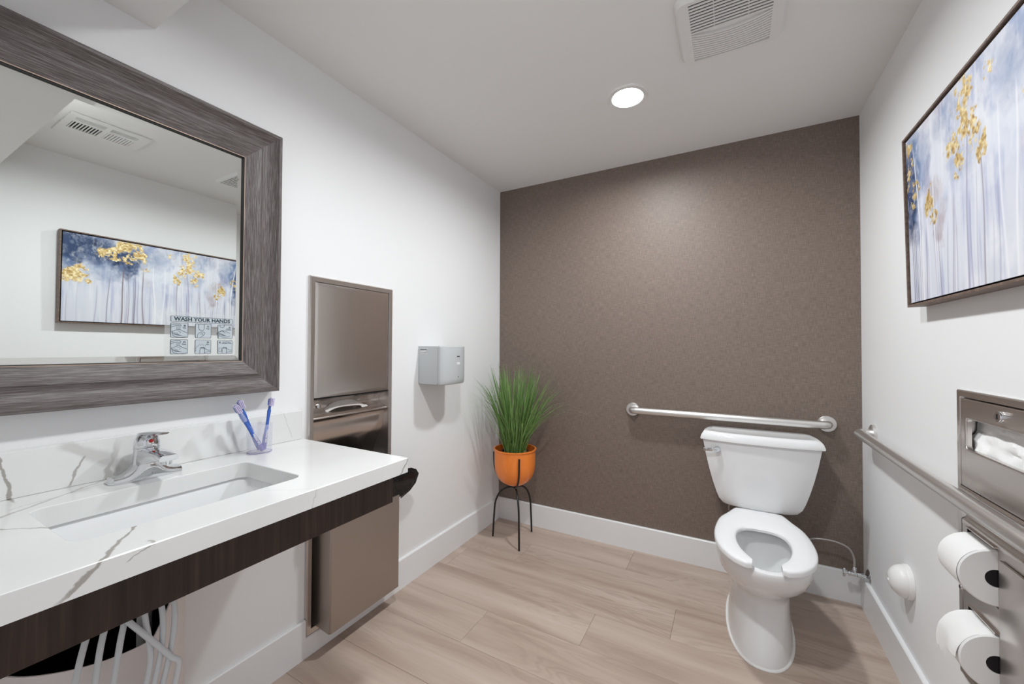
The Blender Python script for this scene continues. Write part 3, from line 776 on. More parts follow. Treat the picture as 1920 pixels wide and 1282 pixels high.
# black liner folded over the bin rim
bm = B()
def per(k, n, d):
    """rounded rectangle around the bin top grown by d"""
    r = rrect(-.066, bx+d, by0-d*.5, by1+d*.5, .014+max(0, d)*.6, n//4-1); return r[k % len(r)]
nper = 4*24
lv_ = [(-.014,-.10), (-.010,-.02), (-.004,.012), (.004,.018), (.011,.012), (.015,-.006), (.016,-.024), (.014,-.040), (.013,-.052), (.012,-.060)]
rt_ = [(0,-.10), (0,-.02), (.006,.008), (.030,.012), (.066,.006), (.098,-.012), (.116,-.040), (.108,-.076), (.072,-.108), (.026,-.128)]
rings_ = []
for lev, ((d, dz), (dr, dzr)) in enumerate(zip(lv_, rt_)):
    r = []
    for k in range(nper):
        x, y = per(k, nper, d)
        amp = min(1, max(0, lev-1)/2)
        fold = amp*(mnoise.noise(Vector((k*.42, lev*.30, 1.7)))+.5*mnoise.noise(Vector((k*1.1, lev*.55, 4.2))))
        w_ = min(1.0, max(0, (y-(by1-.05))/.05)); w_ = w_*w_*(3-2*w_)
        w_ *= min(1, max(0, (x+.005)/.05))
        z = bz1+dz*(1-w_)+dzr*w_+.008*fold
        y2 = y+dr*w_*(1+.12*fold)
        x2 = x+(.007*fold if x > .02 else 0)-.02*w_*max(0, lev-6)/3
        if y2 > by1-.004: x2 = max(x2, .018)
        r.append((max(x2, -.072), y2, z))
    rings_.append(r)
loft(bm, rings_, False, False)
bmesh.ops.subdivide_edges(bm, edges=bm.edges[:], cuts=1, use_grid_fill=True, smooth=.6)
tag(obj('bin_liner', bm, MT['bag'], None, 75), 'glossy black plastic liner bunched over the waste bin rim', 'trash bag')

# ------------------------------------------------------------------ hand dryer
dz0, dz1 = 1.060, 1.268
t = thing('hand_dryer', (0, -.775, dz0), 'silver grey electric hand dryer mounted on the white wall', 'hand dryer')
bm = B()
bo = [(.001,-.888), (.137,-.890), (.142,-.885), (.142,-.665), (.137,-.660), (.001,-.662)]
loft(bm, [[(x*.97, -.775+(y+.775)*.985, dz0) for x, y in bo], [(x, y, dz0+.006) for x, y in bo], [(x, y, dz1-.004) for x, y in bo], [(x*.985, -.775+(y+.775)*.985, dz1) for x, y in bo]])
obj('housing', bm, MT['dryer'], t, 30)
co = spline([(.1425,-.893,0), (.158,-.888,0), (.173,-.866,0), (.186,-.825,0), (.190,-.775,0), (.182,-.722,0), (.165,-.682,0), (.153,-.664,0), (.1425,-.657,0)], 4)
def cov(z, k): return [(.1425+(p.x-.1425)*k, -.775+(p.y+.775)*(1-.12*(1-k)), z) for p in co]
bm = B(); loft(bm, [cov(dz0-.004, .55), cov(dz0+.001, .85), cov(dz0+.012, .97), cov(dz0+.03, 1), cov(dz1-.008, 1), cov(dz1-.002, .97), cov(dz1+.002, .80)])
fc = obj('front_cover', bm, MT['dryer'], t, 35)
bm = B(); lathe(bm, [(.014,0), (.013,-.006), (.006,-.009), (0,-.009)], (.105, -.80, dz0), 'z', 18); obj('sensor_nub', bm, MT['dryer'], t, 40)
def on_cover(yy):
    best = min(co, key=lambda p: abs(p.y-yy)); i = co.index(best); a, b = co[max(i-1,0)], co[min(i+1,len(co)-1)]
    d = Vector((b.x-a.x, b.y-a.y, 0)).normalized(); n_ = Vector((d.y, -d.x, 0)); x = best.x+(yy-best.y)*(d.x/d.y if abs(d.y) > .1 else 0)
    return Vector((x, yy, 0)), d, n_
def decal(yy, z, w, h, m, nm, lift=.0006, lab=None):
    p, d, n_ = on_cover(yy); bm = B(); c_ = p+Vector((0,0,z))
    pts = [c_+d*a*w/2+Vector((0,0,b*h/2)) for a, b in ((-1,-1), (1,-1), (1,1), (-1,1))]
    loft(bm, [[q+n_*(-.0004) for q in pts], [q+n_*lift for q in pts]]); return obj(nm, bm, m, fc, label=lab)
for k, w_ in enumerate((.006, .006, .006, .005)): decal(-.783+.0075*k, 1.212, w_, .0055 if k % 2 else .0065, MT['dryer_dark'], 'logo_letter')
decal(-.772, 1.174, .030, .013, MT['label_white'], 'rating_label', lab='small white label')
decal(-.772, 1.155, .008, .003, MT['grey_print'], 'arrow_mark'); decal(-.772, 1.143, .008, .003, MT['grey_print'], 'arrow_mark')
decal(-.772, 1.098, .006, .005, MT['dryer_dark'], 'status_light')
for k, (xx, z, w_, h_) in enumerate([(.038,1.250,.045,.003), (.038,1.240,.040,.006), (.030,1.231,.030,.003), (.044,1.224,.05,.003)]):
    bm = B(); box(bm, xx-w_/2, xx+w_/2, -.8906, -.8892, z-h_/2, z+h_/2); obj('printed_line', bm, MT['label_white'] if k else MT['dryer_dark'], t)

# ------------------------------------------------------------------ plant on its stand
PX, PY = .272, -.253
t = thing('plant_stand', (PX, PY, 0), 'black wire tripod plant stand on the floor in the corner', 'plant stand')
feet = [(.128,-.285), (.366,-.369), (.322,-.105)]
RP, ZB = .136, .358
for fx, fy_ in feet:
    d = (Vector((fx, fy_, 0))-Vector((PX, PY, 0))); L = d.length; d.normalize()
    c = Vector((PX, PY, 0))
    leg = spline([c+d*(L+.004)+Vector((0,0,.001)), c+d*(L-.004)+Vector((0,0,.14)), c+d*(L-.014)+Vector((0,0,.235)), c+d*(L-.045)+Vector((0,0,.300)), c+d*(L-.09)+Vector((0,0,.334)), c+d*.012+Vector((0,0,.345))], 7)
    bm = B(); tube(bm, leg, .0062, 10); obj('leg', bm, MT['blackmetal'], t, 60)
    arm = spline([c+d*.006+Vector((0,0,.347)), c+d*.05+Vector((0,0,.352)), c+d*.106+Vector((0,0,.395)), c+d*.140+Vector((0,0,.46)), c+d*.147+Vector((0,0,.565))], 7)
    bm = B(); tube(bm, arm, .0058, 10); obj('holder_arm', bm, MT['blackmetal'], t, 60)
bm = B(); lathe(bm, [(0,.338), (.016,.338), (.016,.352), (0,.352)], (PX, PY, 0), 'z', 20); obj('hub', bm, MT['blackmetal'], t, 40)

t = thing('potted_grass', (PX, PY, ZB), 'tall artificial grass in an orange bowl planter', 'potted plant')
bm = B()
outp = [(0,.0), (.03,.001), (.062,.010), (.095,.032), (.118,.062), (.131,.10), (.1355,.145), (.1365,.232), (.1415,.236), (.1415,.242), (.132,.242), (.131,.20), (.13,.14), (.0,.14)]
lathe(bm, outp, (PX, PY, ZB), 'z', 56); obj('bowl_planter', bm, MT['orange'], t, 40)
bm = B(); lathe(bm, [(.082,.14), (.086,.222), (.089,.226), (.082,.226), (.080,.205), (0,.205)], (PX, PY, ZB), 'z', 40); obj('inner_pot', bm, MT['blackmetal'], t, 40)
bm = B(); rg = random.Random(2)
for k in range(260):
    a = rg.uniform(0, 2*math.pi); rr = .082*math.sqrt(rg.random()); r_ = rg.uniform(.004, .008)
    tt = bmesh.new(); bmesh.ops.create_icosphere(tt, subdivisions=1, radius=r_, matrix=Matrix.Translation((PX+rr*math.cos(a), PY+rr*math.sin(a), ZB+.210+rg.uniform(0,.012)))); merge(bm, tt)
obj('gravel', bm, MT['gravel'], t, kind='stuff')
# blades
rg = random.Random(11); verts, faces, cols = [], [], []
def blade(root, tip, bend, w, col):
    p0, p2 = Vector(root), Vector(tip); n = 9
    mid = (p0+p2)/2+Vector((0,0,bend)); i0 = len(verts)
    hd = Vector((p2.x-p0.x, p2.y-p0.y, 0)); side = Vector((-hd.y, hd.x, 0))
    side = side.normalized() if side.length > 1e-4 else Vector((1,0,0))
    ang = rg.uniform(0, math.pi); side = Matrix.Rotation(ang, 3, 'Z') @ side
    for i in range(n+1):
        s_ = i/n; c_ = (1-s_)**2*p0+2*s_*(1-s_)*mid+s_*s_*p2; ww = w*(1-s_**3)*(.75+.25*min(1, s_*4))+.0002
        nrm = side.cross(Vector((0,0,1)))*ww*.35
        for q in (c_-side*ww, c_+nrm, c_+side*ww): verts.append(q[:])
        k_ = 1.0
        cc = [min(1, v_*k_) for v_ in col]
        cols.extend([cc]*3)
        if i:
            a = i0+3*(i-1); b = i0+3*i
            faces.extend([(a, a+1, b+1, b), (a+1, a+2, b+2, b+1)])
def clampw(v): v.x = max(v.x, .006); v.y = min(v.y, -.006); return v
for k in range(300):
    a = rg.uniform(0, 2*math.pi); rr = .068*math.sqrt(rg.random())
    root = Vector((PX+rr*math.cos(a), PY+rr*math.sin(a), ZB+.205))
    out = abs(rg.gauss(0, 1)); spread = .06+.125*out; hgt = .605-.105*out+rg.uniform(-.13, .04)
    aa = a+rg.gauss(0, .7)
    tip = root+Vector((spread*math.cos(aa), spread*math.sin(aa), max(.25, hgt)))
    tip = clampw(tip)
    base_ = rg.choice([(.13,.25,.06), (.09,.19,.045), (.18,.32,.09), (.25,.40,.14)])
    blade(root, tip, .06+.05*out, rg.uniform(.0018, .0032), base_)
for dx, dy, hz, bd in [(.50,-.02,.30,.26), (.46,.06,.335,.25), (.40,-.05,.36,.22), (.34,.05,.42,.2), (.30,-.04,.44,.2), (.26,.0,.46,.18), (.38,-.12,.30,.2), (-.24,-.10,.44,.16), (-.22,-.16,.50,.14), (-.25,-.06,.38,.2), (.24,-.12,.50,.14), (.22,.10,.52,.1)]:
    blade((PX+.03*(1 if dx > 0 else -1), PY+dy*.1, ZB+.205), clampw(Vector((PX+dx, PY+dy, ZB+.205+hz)))[:], bd, .0026, (.20,.32,.10))
blade((PX-.01, PY-.06, ZB+.32), (PX+.05, PY-.13, ZB+.395), .02, .002, (.30,.42,.16)); blade((PX-.01, PY-.06, ZB+.32), (PX-.16, PY-.11, ZB+.345), .02, .002, (.24,.36,.12))
me = bpy.data.meshes.new('grass_blades'); me.from_pydata(verts, [], faces)
ca = me.color_attributes.new('Col', 'FLOAT_COLOR', 'POINT')
ca.data.foreach_set('color', np.array([[*c_, 1] for c_ in cols], dtype=np.float32).ravel())
me.materials.append(MT['grass']); me.transform(Matrix.Translation(-BASE[t]))
o = bpy.data.objects.new('grass_blades', me); COL.objects.link(o); o.parent = t; o['kind'] = 'stuff'

# ------------------------------------------------------------------ toilet
TX = 1.644
t = thing('toilet', (TX, -.40, 0), 'white two piece toilet with open front seat against the brown wall', 'toilet')
def egg(z, yb, yf, hw, n=48, p=2.0, pb=2.4, ymid=None, cx=TX):
    """egg outline: back at yb, front at yf, half width hw"""
    ym = ymid if ymid is not None else yb+(yf-yb)*.45
    out = []
    for k in range(n):
        a = 2*math.pi*k/n; c_, s_ = math.cos(a), math.sin(a)
        e_ = p if s_ < 0 else pb
        x = hw*math.copysign(abs(c_)**(2/e_), c_)
        yy = (ym-yf)*(-abs(s_)**(2/e_)) if s_ < 0 else (yb-ym)*abs(s_)**(2/e_)
        out.append((cx+x, ym+yy, z))
    return out
R = [egg(.003,-.10,-.715,.128,p=2.3,cx=TX-.010), egg(.02,-.10,-.712,.125,p=2.3,cx=TX-.009), egg(.07,-.105,-.690,.119,p=2.3,cx=TX-.007), egg(.13,-.11,-.660,.113,p=2.3,cx=TX-.005),
     egg(.19,-.11,-.632,.110,p=2.2), egg(.225,-.10,-.625,.112,p=2.2), egg(.245,-.09,-.645,.130,p=2.1,pb=2.0,ymid=-.42), egg(.275,-.08,-.692,.153,pb=1.7,ymid=-.46), egg(.31,-.06,-.742,.169,pb=1.6,ymid=-.49), egg(.35,-.05,-.778,.178,pb=1.5,ymid=-.50), egg(.385,-.05,-.793,.181,pb=1.5,ymid=-.51), egg(.405,-.05,-.797,.181,pb=1.5,ymid=-.51), egg(.413,-.055,-.793,.178,pb=1.5,ymid=-.51),
     egg(.414,-.25,-.770,.145,pb=1.8), egg(.408,-.37,-.752,.128), egg(.395,-.38,-.742,.123), egg(.375,-.385,-.742,.125), egg(.36,-.385,-.745,.128), egg(.32,-.39,-.72,.115), egg(.26,-.40,-.66,.088), egg(.21,-.42,-.60,.062), egg(.19,-.44,-.57,.045)]
bm = B(); loft(bm, R, True, True); obj('bowl', bm, MT['ceramic'], t, 60)
bm = B(); loft(bm, [egg(.225,-.415,-.61,.070)], False, True); obj('water_surface', bm, MT['water'], t)
bm = B(); loft(bm, [egg(.0005,-.094,-.722,.134,p=2.3,cx=TX-.010), egg(.004,-.094,-.722,.134,p=2.3,cx=TX-.010), egg(.008,-.098,-.715,.127,p=2.3,cx=TX-.010)]); obj('caulk_bead', bm, MT['caulk'], t, 60)
for sgn in (-1, 1):
    bm = B(); lathe(bm, [(.016,0), (.016,.012), (.012,.020), (0,.023)], (TX-.006+sgn*.108, -.27, .012), 'z', 18); obj('bolt_cap', bm, MT['ceramic'], t, 50)
# seat: open front ring
def seat_outline():
    o_ = [(.0,-.198), (.075,-.198), (.102,-.207), (.132,-.285), (.166,-.37), (.181,-.46), (.186,-.55), (.179,-.63), (.157,-.705), (.118,-.768), (.082,-.796), (.058,-.803), (.049,-.795)]
    return o_
def seat_inner(): return [(.0,-.428), (.035,-.430), (.068,-.447), (.090,-.485), (.0995,-.545), (.096,-.61), (.082,-.67), (.064,-.712), (.052,-.733), (.047,-.750)]
def resample(pts, n):
    P = [Vector((a, b, 0)) for a, b in pts]; P = spline([p[:] for p in P], 6); L = [0]
    for a, b in zip(P, P[1:]): L.append(L[-1]+(b-a).length)
    out = []
    for k in range(n):
        s_ = L[-1]*k/(n-1); i = max(0, min(len(P)-2, next((j for j in range(len(L)-1) if L[j+1] >= s_-1e-9), len(P)-2)))
        f_ = (s_-L[i])/max(1e-9, L[i+1]-L[i]); out.append(P[i].lerp(P[i+1], min(1, max(0, f_))))
    return out
NS = 40
so, si = resample(seat_outline(), NS), resample(seat_inner(), NS)
full_o = [Vector((-p.x, p.y, 0)) for p in so[::-1]]+so[1:]; full_i = [Vector((-p.x, p.y, 0)) for p in si[::-1]]+si[1:]
zb, zt_ = .422, .446
cross = [(0, 0, .0), (0, 1, -.004), (.0, 1.0, 0), ]
rings_ = []
for a, b in zip(full_o, full_i):
    # cross-section from outer (a) to inner (b)
    sec = [(0.0, .424), (0.0, .437), (.03, .4425), (.10, .4455), (.35, .4465), (.65, .4455), (.90, .4425), (.97, .439), (1.0, .434), (1.0, .424)]
    rings_.append([(TX+a.x+(b.x-a.x)*u_, a.y+(b.y-a.y)*u_, z) for u_, z in sec])
bm = B(); loft(bm, rings_)
bmesh.ops.bevel(bm, geom=[e for e in bm.edges if len(e.link_faces) == 2 and e.calc_face_angle() > 1.2 and any(len(f.verts) > 6 for f in e.link_faces)], offset=.004, segments=2, affect='EDGES')
obj('seat', bm, MT['seat'], t, 50)
for sgn in (-1, 1):
    bm = B(); box(bm, TX+sgn*.075-.016, TX+sgn*.075+.016, -.235, -.196, .414, .4245, .002); obj('seat_hinge', bm, MT['seat'], t, 40)
    for yy in (-.40, -.66):
        bm = B(); box(bm, TX+sgn*.140-.008, TX+sgn*.140+.008, yy-.015, yy+.015, .4135, .4245, .002); obj('seat_bumper', bm, MT['seat'], t)
# tank
TCX = 1.650
def tank_ring(z, hw, yf, bow, yb=-.028, n=14):
    r = []
    for k in range(n+1):
        u_ = -1+2*k/n; y = yf+bow*(abs(u_)**2.6); 
        r.append((TCX+hw*u_, y, z))
    return r+[(TCX+hw*.985, (yf+bow)*.45+yb*.55, z), (TCX+hw*.93, yb, z), (TCX-hw*.93, yb, z), (TCX-hw*.985, (yf+bow)*.45+yb*.55, z)]
zs = [(.436,.120,-.188), (.440,.150,-.198), (.447,.162,-.203), (.470,.181,-.207), (.50,.193,-.211), (.56,.211,-.217), (.62,.226,-.222), (.70,.243,-.227), (.776,.256,-.230)]
bm = B(); loft(bm, [tank_ring(z, hw, yf, .028) for z, hw, yf in zs]); tk = obj('tank', bm, MT['ceramic'], t, 50)
bm = B(); loft(bm, [tank_ring(.776,.262,-.238,.030,-.020), tank_ring(.780,.268,-.243,.031,-.017), tank_ring(.788,.2685,-.243,.031,-.016), tank_ring(.806,.262,-.238,.031,-.016), tank_ring(.817,.254,-.230,.031,-.018), tank_ring(.821,.240,-.216,.030,-.022), tank_ring(.8195,.224,-.203,.028,-.028)])
obj('tank_lid', bm, MT['ceramic'], t, 45)
hb = (1.462, -.222, .735)
bm = B(); lathe(bm, [(.0,.016), (.012,.016), (.015,.010), (.015,0)], hb, '-y', 20); lv = obj('flush_lever_boss', bm, MT['chrome'], t, 40)
bm = B(); P = [Vector(hb)+Vector((0,-.013,0)), Vector(hb)+Vector((-.02,-.017,.000)), Vector(hb)+Vector((-.042,-.014,-.004)), Vector(hb)+Vector((-.064,-.006,-.006))]
pp = spline(P, 5); R = []
for i, c_ in enumerate(pp):
    s_ = i/(len(pp)-1); h_ = .0105*(1-.30*s_); d_ = .0040
    R.append([c_+Vector((0,a*d_,b*h_)) for a, b in ((-1,-.6), (-1,.6), (-.3,1), (.6,.8), (1,0), (.6,-.8), (-.3,-1))])
loft(bm, R); obj('flush_lever', bm, MT['chrome'], lv, 50)
bm = B(); box(bm, TCX-.075, TCX+.075, -.19, -.06, .4155, .437, .004); obj('tank_gasket', bm, MT['ceramic'], t)
# supply valve and hose
vy, vz = -.091, .180
t = thing('supply_valve', (W, vy, vz), 'chrome toilet shutoff valve with braided hose on the white wall', 'valve')
bm = B(); lathe(bm, [(.034,0), (.034,.002), (.028,.006), (.014,.011), (.011,.012), (.0,.012)], (W-.0004, vy, vz), '-x', 32); obj('escutcheon', bm, MT['chrome'], t, 40)
bm = B(); lathe(bm, [(.0075,.0), (.0075,.02), (.0115,.02), (.0115,.034), (.0095,.036), (.0095,.058), (.0115,.060), (.0115,.068), (.006,.069), (.006,.080), (0,.080)], (W-.011, vy, vz), '-x', 20); obj('valve_body', bm, MT['chrome'], t, 40)
bm = B(); R = []
for h_ in (0, .003, .008, .011):
    sc = .85 if h_ in (0, .011) else 1
    R.append([(W-.088-h_, vy+.013*sc*math.cos(a)*(1+.10*math.cos(4*a)), vz+.021*sc*math.sin(a)*(1+.06*math.cos(4*a))) for a in [2*math.pi*k/28 for k in range(28)]])
loft(bm, R); obj('valve_handle', bm, MT['chrome'], t, 50)
bm = B(); lathe(bm, [(.0075,.006), (.0075,.016), (.010,.016), (.010,.030), (.007,.034), (.0,.034)], (W-.055, vy, vz), 'z', 16); obj('compression_nut', bm, MT['chrome'], t, 40)
MT['hose'] = mat('braided_grey_hose', (.42,.39,.37,1), .35, .5)
bm = B(); hp = spline([(W-.055,vy,vz+.030), (W-.056,vy,.255), (W-.078,vy,.300), (W-.135,vy+.01,.315), (W-.21,vy+.02,.305), (1.84,-.045,.27), (1.66,-.032,.25), (1.56,-.034,.30), (1.515,-.075,.38), (1.525,-.10,.434)], 8)
tube(bm, hp, .0050, 10); obj('hose', bm, MT['hose'], t, 60)
bm = B(); lathe(bm, [(.012,0), (.012,.016), (.009,.018), (0,.018)], (1.525,-.10,.418), 'z', 14); obj('tank_nut', bm, MT['plastic'], t, 40)

# ------------------------------------------------------------------ grab bars
def grab_bar(a, b, off, label):
    a, b, off = Vector(a), Vector(b), Vector(off); n_ = off.normalized(); d = (b-a).normalized(); D = off.length
    mid = (a+b)/2
    t = thing('grab_bar', mid, label, 'grab bar', 'stainless grab bars')
    k = .03
    path = [a+n_*.004, a+n_*(D-k)]
    for q in range(1, 8):
        an = math.pi/2*q/8; path.append(a+n_*(D-k+k*math.sin(an))+d*(k-k*math.cos(an)))
    path += [a+n_*D+d*k, b+n_*D-d*k]
    for q in range(1, 8):
        an = math.pi/2*q/8; path.append(b+n_*(D-k+k*math.cos(an))-d*(k-k*math.sin(an)))
    path += [b+n_*(D-k), b+n_*.004]
    bm = B(); tube(bm, path, .0205, 24); obj('bar', bm, MT['bar'], t, 60)
    for p in (a, b):
        bm = B(); lathe(bm, [(.041,.0004), (.041,.010), (.0385,.013), (.020,.0135)], p, n_, 40); obj('wall_flange', bm, MT['bar'], t, 30)
grab_bar((.983, 0, .878), (1.957, 0, .878), (0, -.057, 0), 'horizontal stainless grab bar on the brown wall above the tank')
grab_bar((W, -.194, .876), (W, -1.46, .876), (-.058, 0, 0), 'stainless grab bar along the white wall over the tissue unit')

# ------------------------------------------------------------------ tissue / seat cover unit
t = thing('tissue_dispenser', (W, -1.19, .36), 'recessed stainless seat cover and toilet tissue unit in the white wall', 'dispenser')
uy0, uy1, uz0, uz1 = -1.410, -.974, .358, 1.148
def rw(d): return [(uy0+d, uz0+d), (uy1-d, uz0+d), (uy1-d, uz1-d), (uy0+d, uz1-d)]
bm = B(); loft(bm, [yz(rw(0), W-.0006), yz(rw(0), W-.006), yz(rw(.003), W-.009), yz(rw(.018), W-.0085), yz(rw(.0195), W-.002), yz(rw(.0220), W+.005), yz(rw(.0222), W+.11)], False, True)
obj('flange_frame', bm, MT['steel'], t, 20)
XP = W-.0045
def panel_holes(bm, y0, y1, z0, z1, hs, xa, xb):
    ysx = sorted({y0, y1, *[h[0] for h in hs], *[h[1] for h in hs]}); zsx = sorted({z0, z1, *[h[2] for h in hs], *[h[3] for h in hs]})
    for a, b in zip(ysx, ysx[1:]):
        for c_, d_ in zip(zsx, zsx[1:]):
            if any(a >= h[0]-1e-6 and b <= h[1]+1e-6 and c_ >= h[2]-1e-6 and d_ <= h[3]+1e-6 for h in hs): continue
            box(bm, xa, xb, a, b, c_, d_)
    bmesh.ops.remove_doubles(bm, verts=bm.verts[:], dist=1e-5)
    bmesh.ops.delete(bm, geom=[f for f in bm.faces if False], context='FACES')
py0, py1 = uy0+.0225, uy1-.0225
slot = (-1.345, -1.028, .990, 1.074)
# upper door with rounded slot (outline ring)
bm = B()
so_ = rrect(slot[0], slot[1], slot[2], slot[3], .012, 5)
def around(o_, a0, a1, b0, b1):
    res = []
    cy_, cz_ = (slot[0]+slot[1])/2, (slot[2]+slot[3])/2
    n = 6
    for (cc, dd) in ((a1, b1), (a0, b1), (a0, b0), (a1, b0)): res += [(cc, dd)]*n
    return res
def dloop(x, d=0): return [(x, a, b) for a, b in around(so_, py0+d, py1-d, .884+d, uz1-.0225-d)]
sl = lambda x, d=0: [(x, a, b) for a, b in rrect(slot[0]-d, slot[1]+d, slot[2]-d, slot[3]+d, .012+d, 5)]
loft(bm, [dloop(W+.003), dloop(XP-.003), dloop(XP-.004, .002), sl(XP-.004, .0), sl(XP+.006)], False, False)
bmesh.ops.remove_doubles(bm, verts=bm.verts[:], dist=1e-6)
ud = obj('seat_cover_door', bm, MT['steel'], t, 20)
bm = B(); tube(bm, sl(XP-.0045, .002), .0028, 8, closed=True); obj('slot_rim', bm, MT['steel'], ud, 60)
bm = B(); lathe(bm, [(.0135,0), (.0135,.007), (.0125,.009), (.0,.0095)], (XP-.004, -1.193, 1.101), '-x', 24); lk = obj('lock', bm, MT['chrome'], ud, 40)
bm = B(); box(bm, XP-.0142, XP-.0132, -1.1945, -1.1915, 1.095, 1.107); obj('keyway', bm, MT['dark_gap'], lk)
# sloped ledge below the upper door
lp = spline([(XP-.004,0,.883), (XP-.010,0,.878), (XP-.008,0,.868), (XP+.012,0,.850), (XP+.016,0,.825), (XP+.006,0,.800), (XP-.003,0,.790), (XP-.004,0,.778)], 4)
bm = B(); loft(bm, [[(p.x, py0, p.z) for p in lp], [(p.x, py1, p.z) for p in lp]], False, False, closed=False); obj('ledge', bm, MT['steel'], t, 50)
roll_y0, roll_y1 = -1.163, -1.050
RZ = (.706, .500); RR = .068
bm = B(); panel_holes(bm, py0, py1, uz0+.0225, .775, [(roll_y0-.0005, -1.030, RZ[0]-.072, RZ[0]+.072), (roll_y0-.0005, -1.030, RZ[1]-.072, RZ[1]+.072)], XP-.003, XP+.002)
obj('tissue_panel', bm, MT['steel'], t)
for rz in RZ:
    bm = B(); box(bm, XP-.010, XP+.001, roll_y0-.0005, -1.030, rz+.0725, rz+.0755); obj('roll_hood', bm, MT['steel'], t)
    bm = B(); box(bm, XP-.006, XP+.09, -1.0305, -1.0290, rz-.072, rz+.072); obj('roll_pocket_side', bm, MT['dark_gap'], t)
bm = B(); lathe(bm, [(.008,0), (.008,.010), (.005,.013), (0,.013)], (XP-.003, -1.012, .607), '-x', 16); obj('latch', bm, MT['chrome'], t, 40)
bm = B(); box(bm, XP-.010, XP-.0035, py0+.012, roll_y0-.02, uz0+.05, .76, .0015); obj('disposal_door', bm, MT['steel'], t, 30)
for rz, lb in zip(RZ, ('white toilet paper roll in the upper pocket of the tissue unit', 'white toilet paper roll with torn hanging end, in the lower pocket')):
    c0 = (W-.0085, roll_y0, rz)
    t2 = thing('toilet_roll', (W-.0085, (roll_y0+roll_y1)/2, rz-RR), lb, 'toilet paper', 'toilet paper rolls')
    n = roll_y1-roll_y0
    bm = B(); lathe(bm, [(.0215,0), (RR-.003,0), (RR,.003), (RR,n-.003), (RR-.003,n), (.0215,n), (.0215,0)], c0, 'y', 56); obj('paper', bm, MT['tissue'], t2, 40)
    bm = B(); lathe(bm, [(0,.002), (.0205,.002), (.0212,.004), (.0212,n-.004), (0,n-.004)], c0, 'y', 32); obj('plug', bm, MT['core'], t2, 40, label='black spindle in the core')  # solid black filling stands in for the dark core hole
    bm = B(); rg = random.Random(int(rz*1000))
    torn = rz < .6
    def tail(u, v):
        an = math.radians(118+ (68 if torn else 88)*v); rr = RR+.0006+(.010*max(0, v-.55)*(1+.6*math.sin(7*u)) if torn else .001*v)
        y = roll_y0+.004+(n-.008)*u
        z_ = rz+rr*math.sin(an); x_ = W-.0085+rr*math.cos(an)
        if torn and v > .7: z_ -= (v-.7)*.17*(.35+.65*abs(mnoise.noise(Vector((u*7, 3, 1))))*2)*(1 if u > .45 else .1)
        return (x_, y, z_)
    grid_sheet(bm, tail, 16, 14); obj('loose_sheet', bm, MT['tissue'], t2, 70)
# seat covers seen through the slot
def crumple(i):
    bm = B()
    def f(u, v):
        y = -1.360+.352*u; z = .9795+.105*v*(1-.25*i*(.5+.5*math.sin(5*u+i)))
        d = .010*mnoise.noise(Vector((u*5+i*3.1, v*4, i)))+.004*mnoise.noise(Vector((u*17, v*13, i+5)))
        return (W+.022+.012*i-.018*(1-i*.5)*(1-v)**1.2+d, y, z)
    grid_sheet(bm, f, 36, 14)
    return bm
for i, lb in enumerate(('crumpled white paper seat cover in front inside the steel slot', 'white paper seat cover lying behind inside the steel slot')):
    tag(obj('seat_cover', crumple(i), MT['tissue'], None, 35), lb, 'seat cover', 'paper toilet seat covers')

# ------------------------------------------------------------------ wall bumper
sy, sz = -.583, .406
t = thing('wall_bumper', (W, sy, sz), 'round white dome door bumper low on the white wall', 'door stop')
bm = B(); lathe(bm, [(.060,.0004), (.060,.012), (.058,.016), (.0,.016)], (W, sy, sz), '-x', 40); obj('base_plate', bm, MT['plastic'], t, 40)
bm = B(); lathe(bm, [(.056,.016), (.056,.022), (.050,.036), (.038,.049), (.022,.057), (.008,.059), (.006,.055), (0,.054)], (W, sy, sz), '-x', 40); obj('dome', bm, MT['plastic'], t, 40)

# ------------------------------------------------------------------ framed painting
Y0, Y1, Z0, Z1, PD = -1.803, -.757, 1.403, 1.972, .047      # Y1 is the end toward the brown wall
t = thing('framed_painting', (W, (Y0+Y1)/2, Z0), 'wide abstract birch forest painting in a thin walnut frame', 'painting')
LEAN = math.radians(1.0)
LM = Matrix.Translation((W, 0, Z0)) @ Matrix.Rotation(-LEAN, 4, 'Y') @ Matrix.Translation((-W, 0, -Z0))
def lean(bm): bmesh.ops.transform(bm, matrix=LM, verts=bm.verts[:]); return bm
fw = .007
for a in ((Y0, Y1, Z0, Z0+fw), (Y0, Y1, Z1-fw, Z1), (Y0, Y0+fw, Z0+fw, Z1-fw), (Y1-fw, Y1, Z0+fw, Z1-fw)):
    bm = B(); box(bm, W-PD, W-.0015, *a, .0006, 1); obj('frame_side', lean(bm), MT['pframe'], t)
bm = B(); box(bm, W-.012, W-.010, Y0+fw, Y1-fw, Z0+fw, Z1-fw); obj('shadow_gap', lean(bm), MT['black_lip'], t)
gp = .006
cy0, cy1, cz0, cz1 = Y0+fw+gp, Y1-fw-gp, Z0+fw+gp, Z1-fw-gp
bm = B(); box(bm, W-.040, W-.013, cy0, cy1, cz0, cz1); obj('stretcher', lean(bm), MT['black_lip'], t)
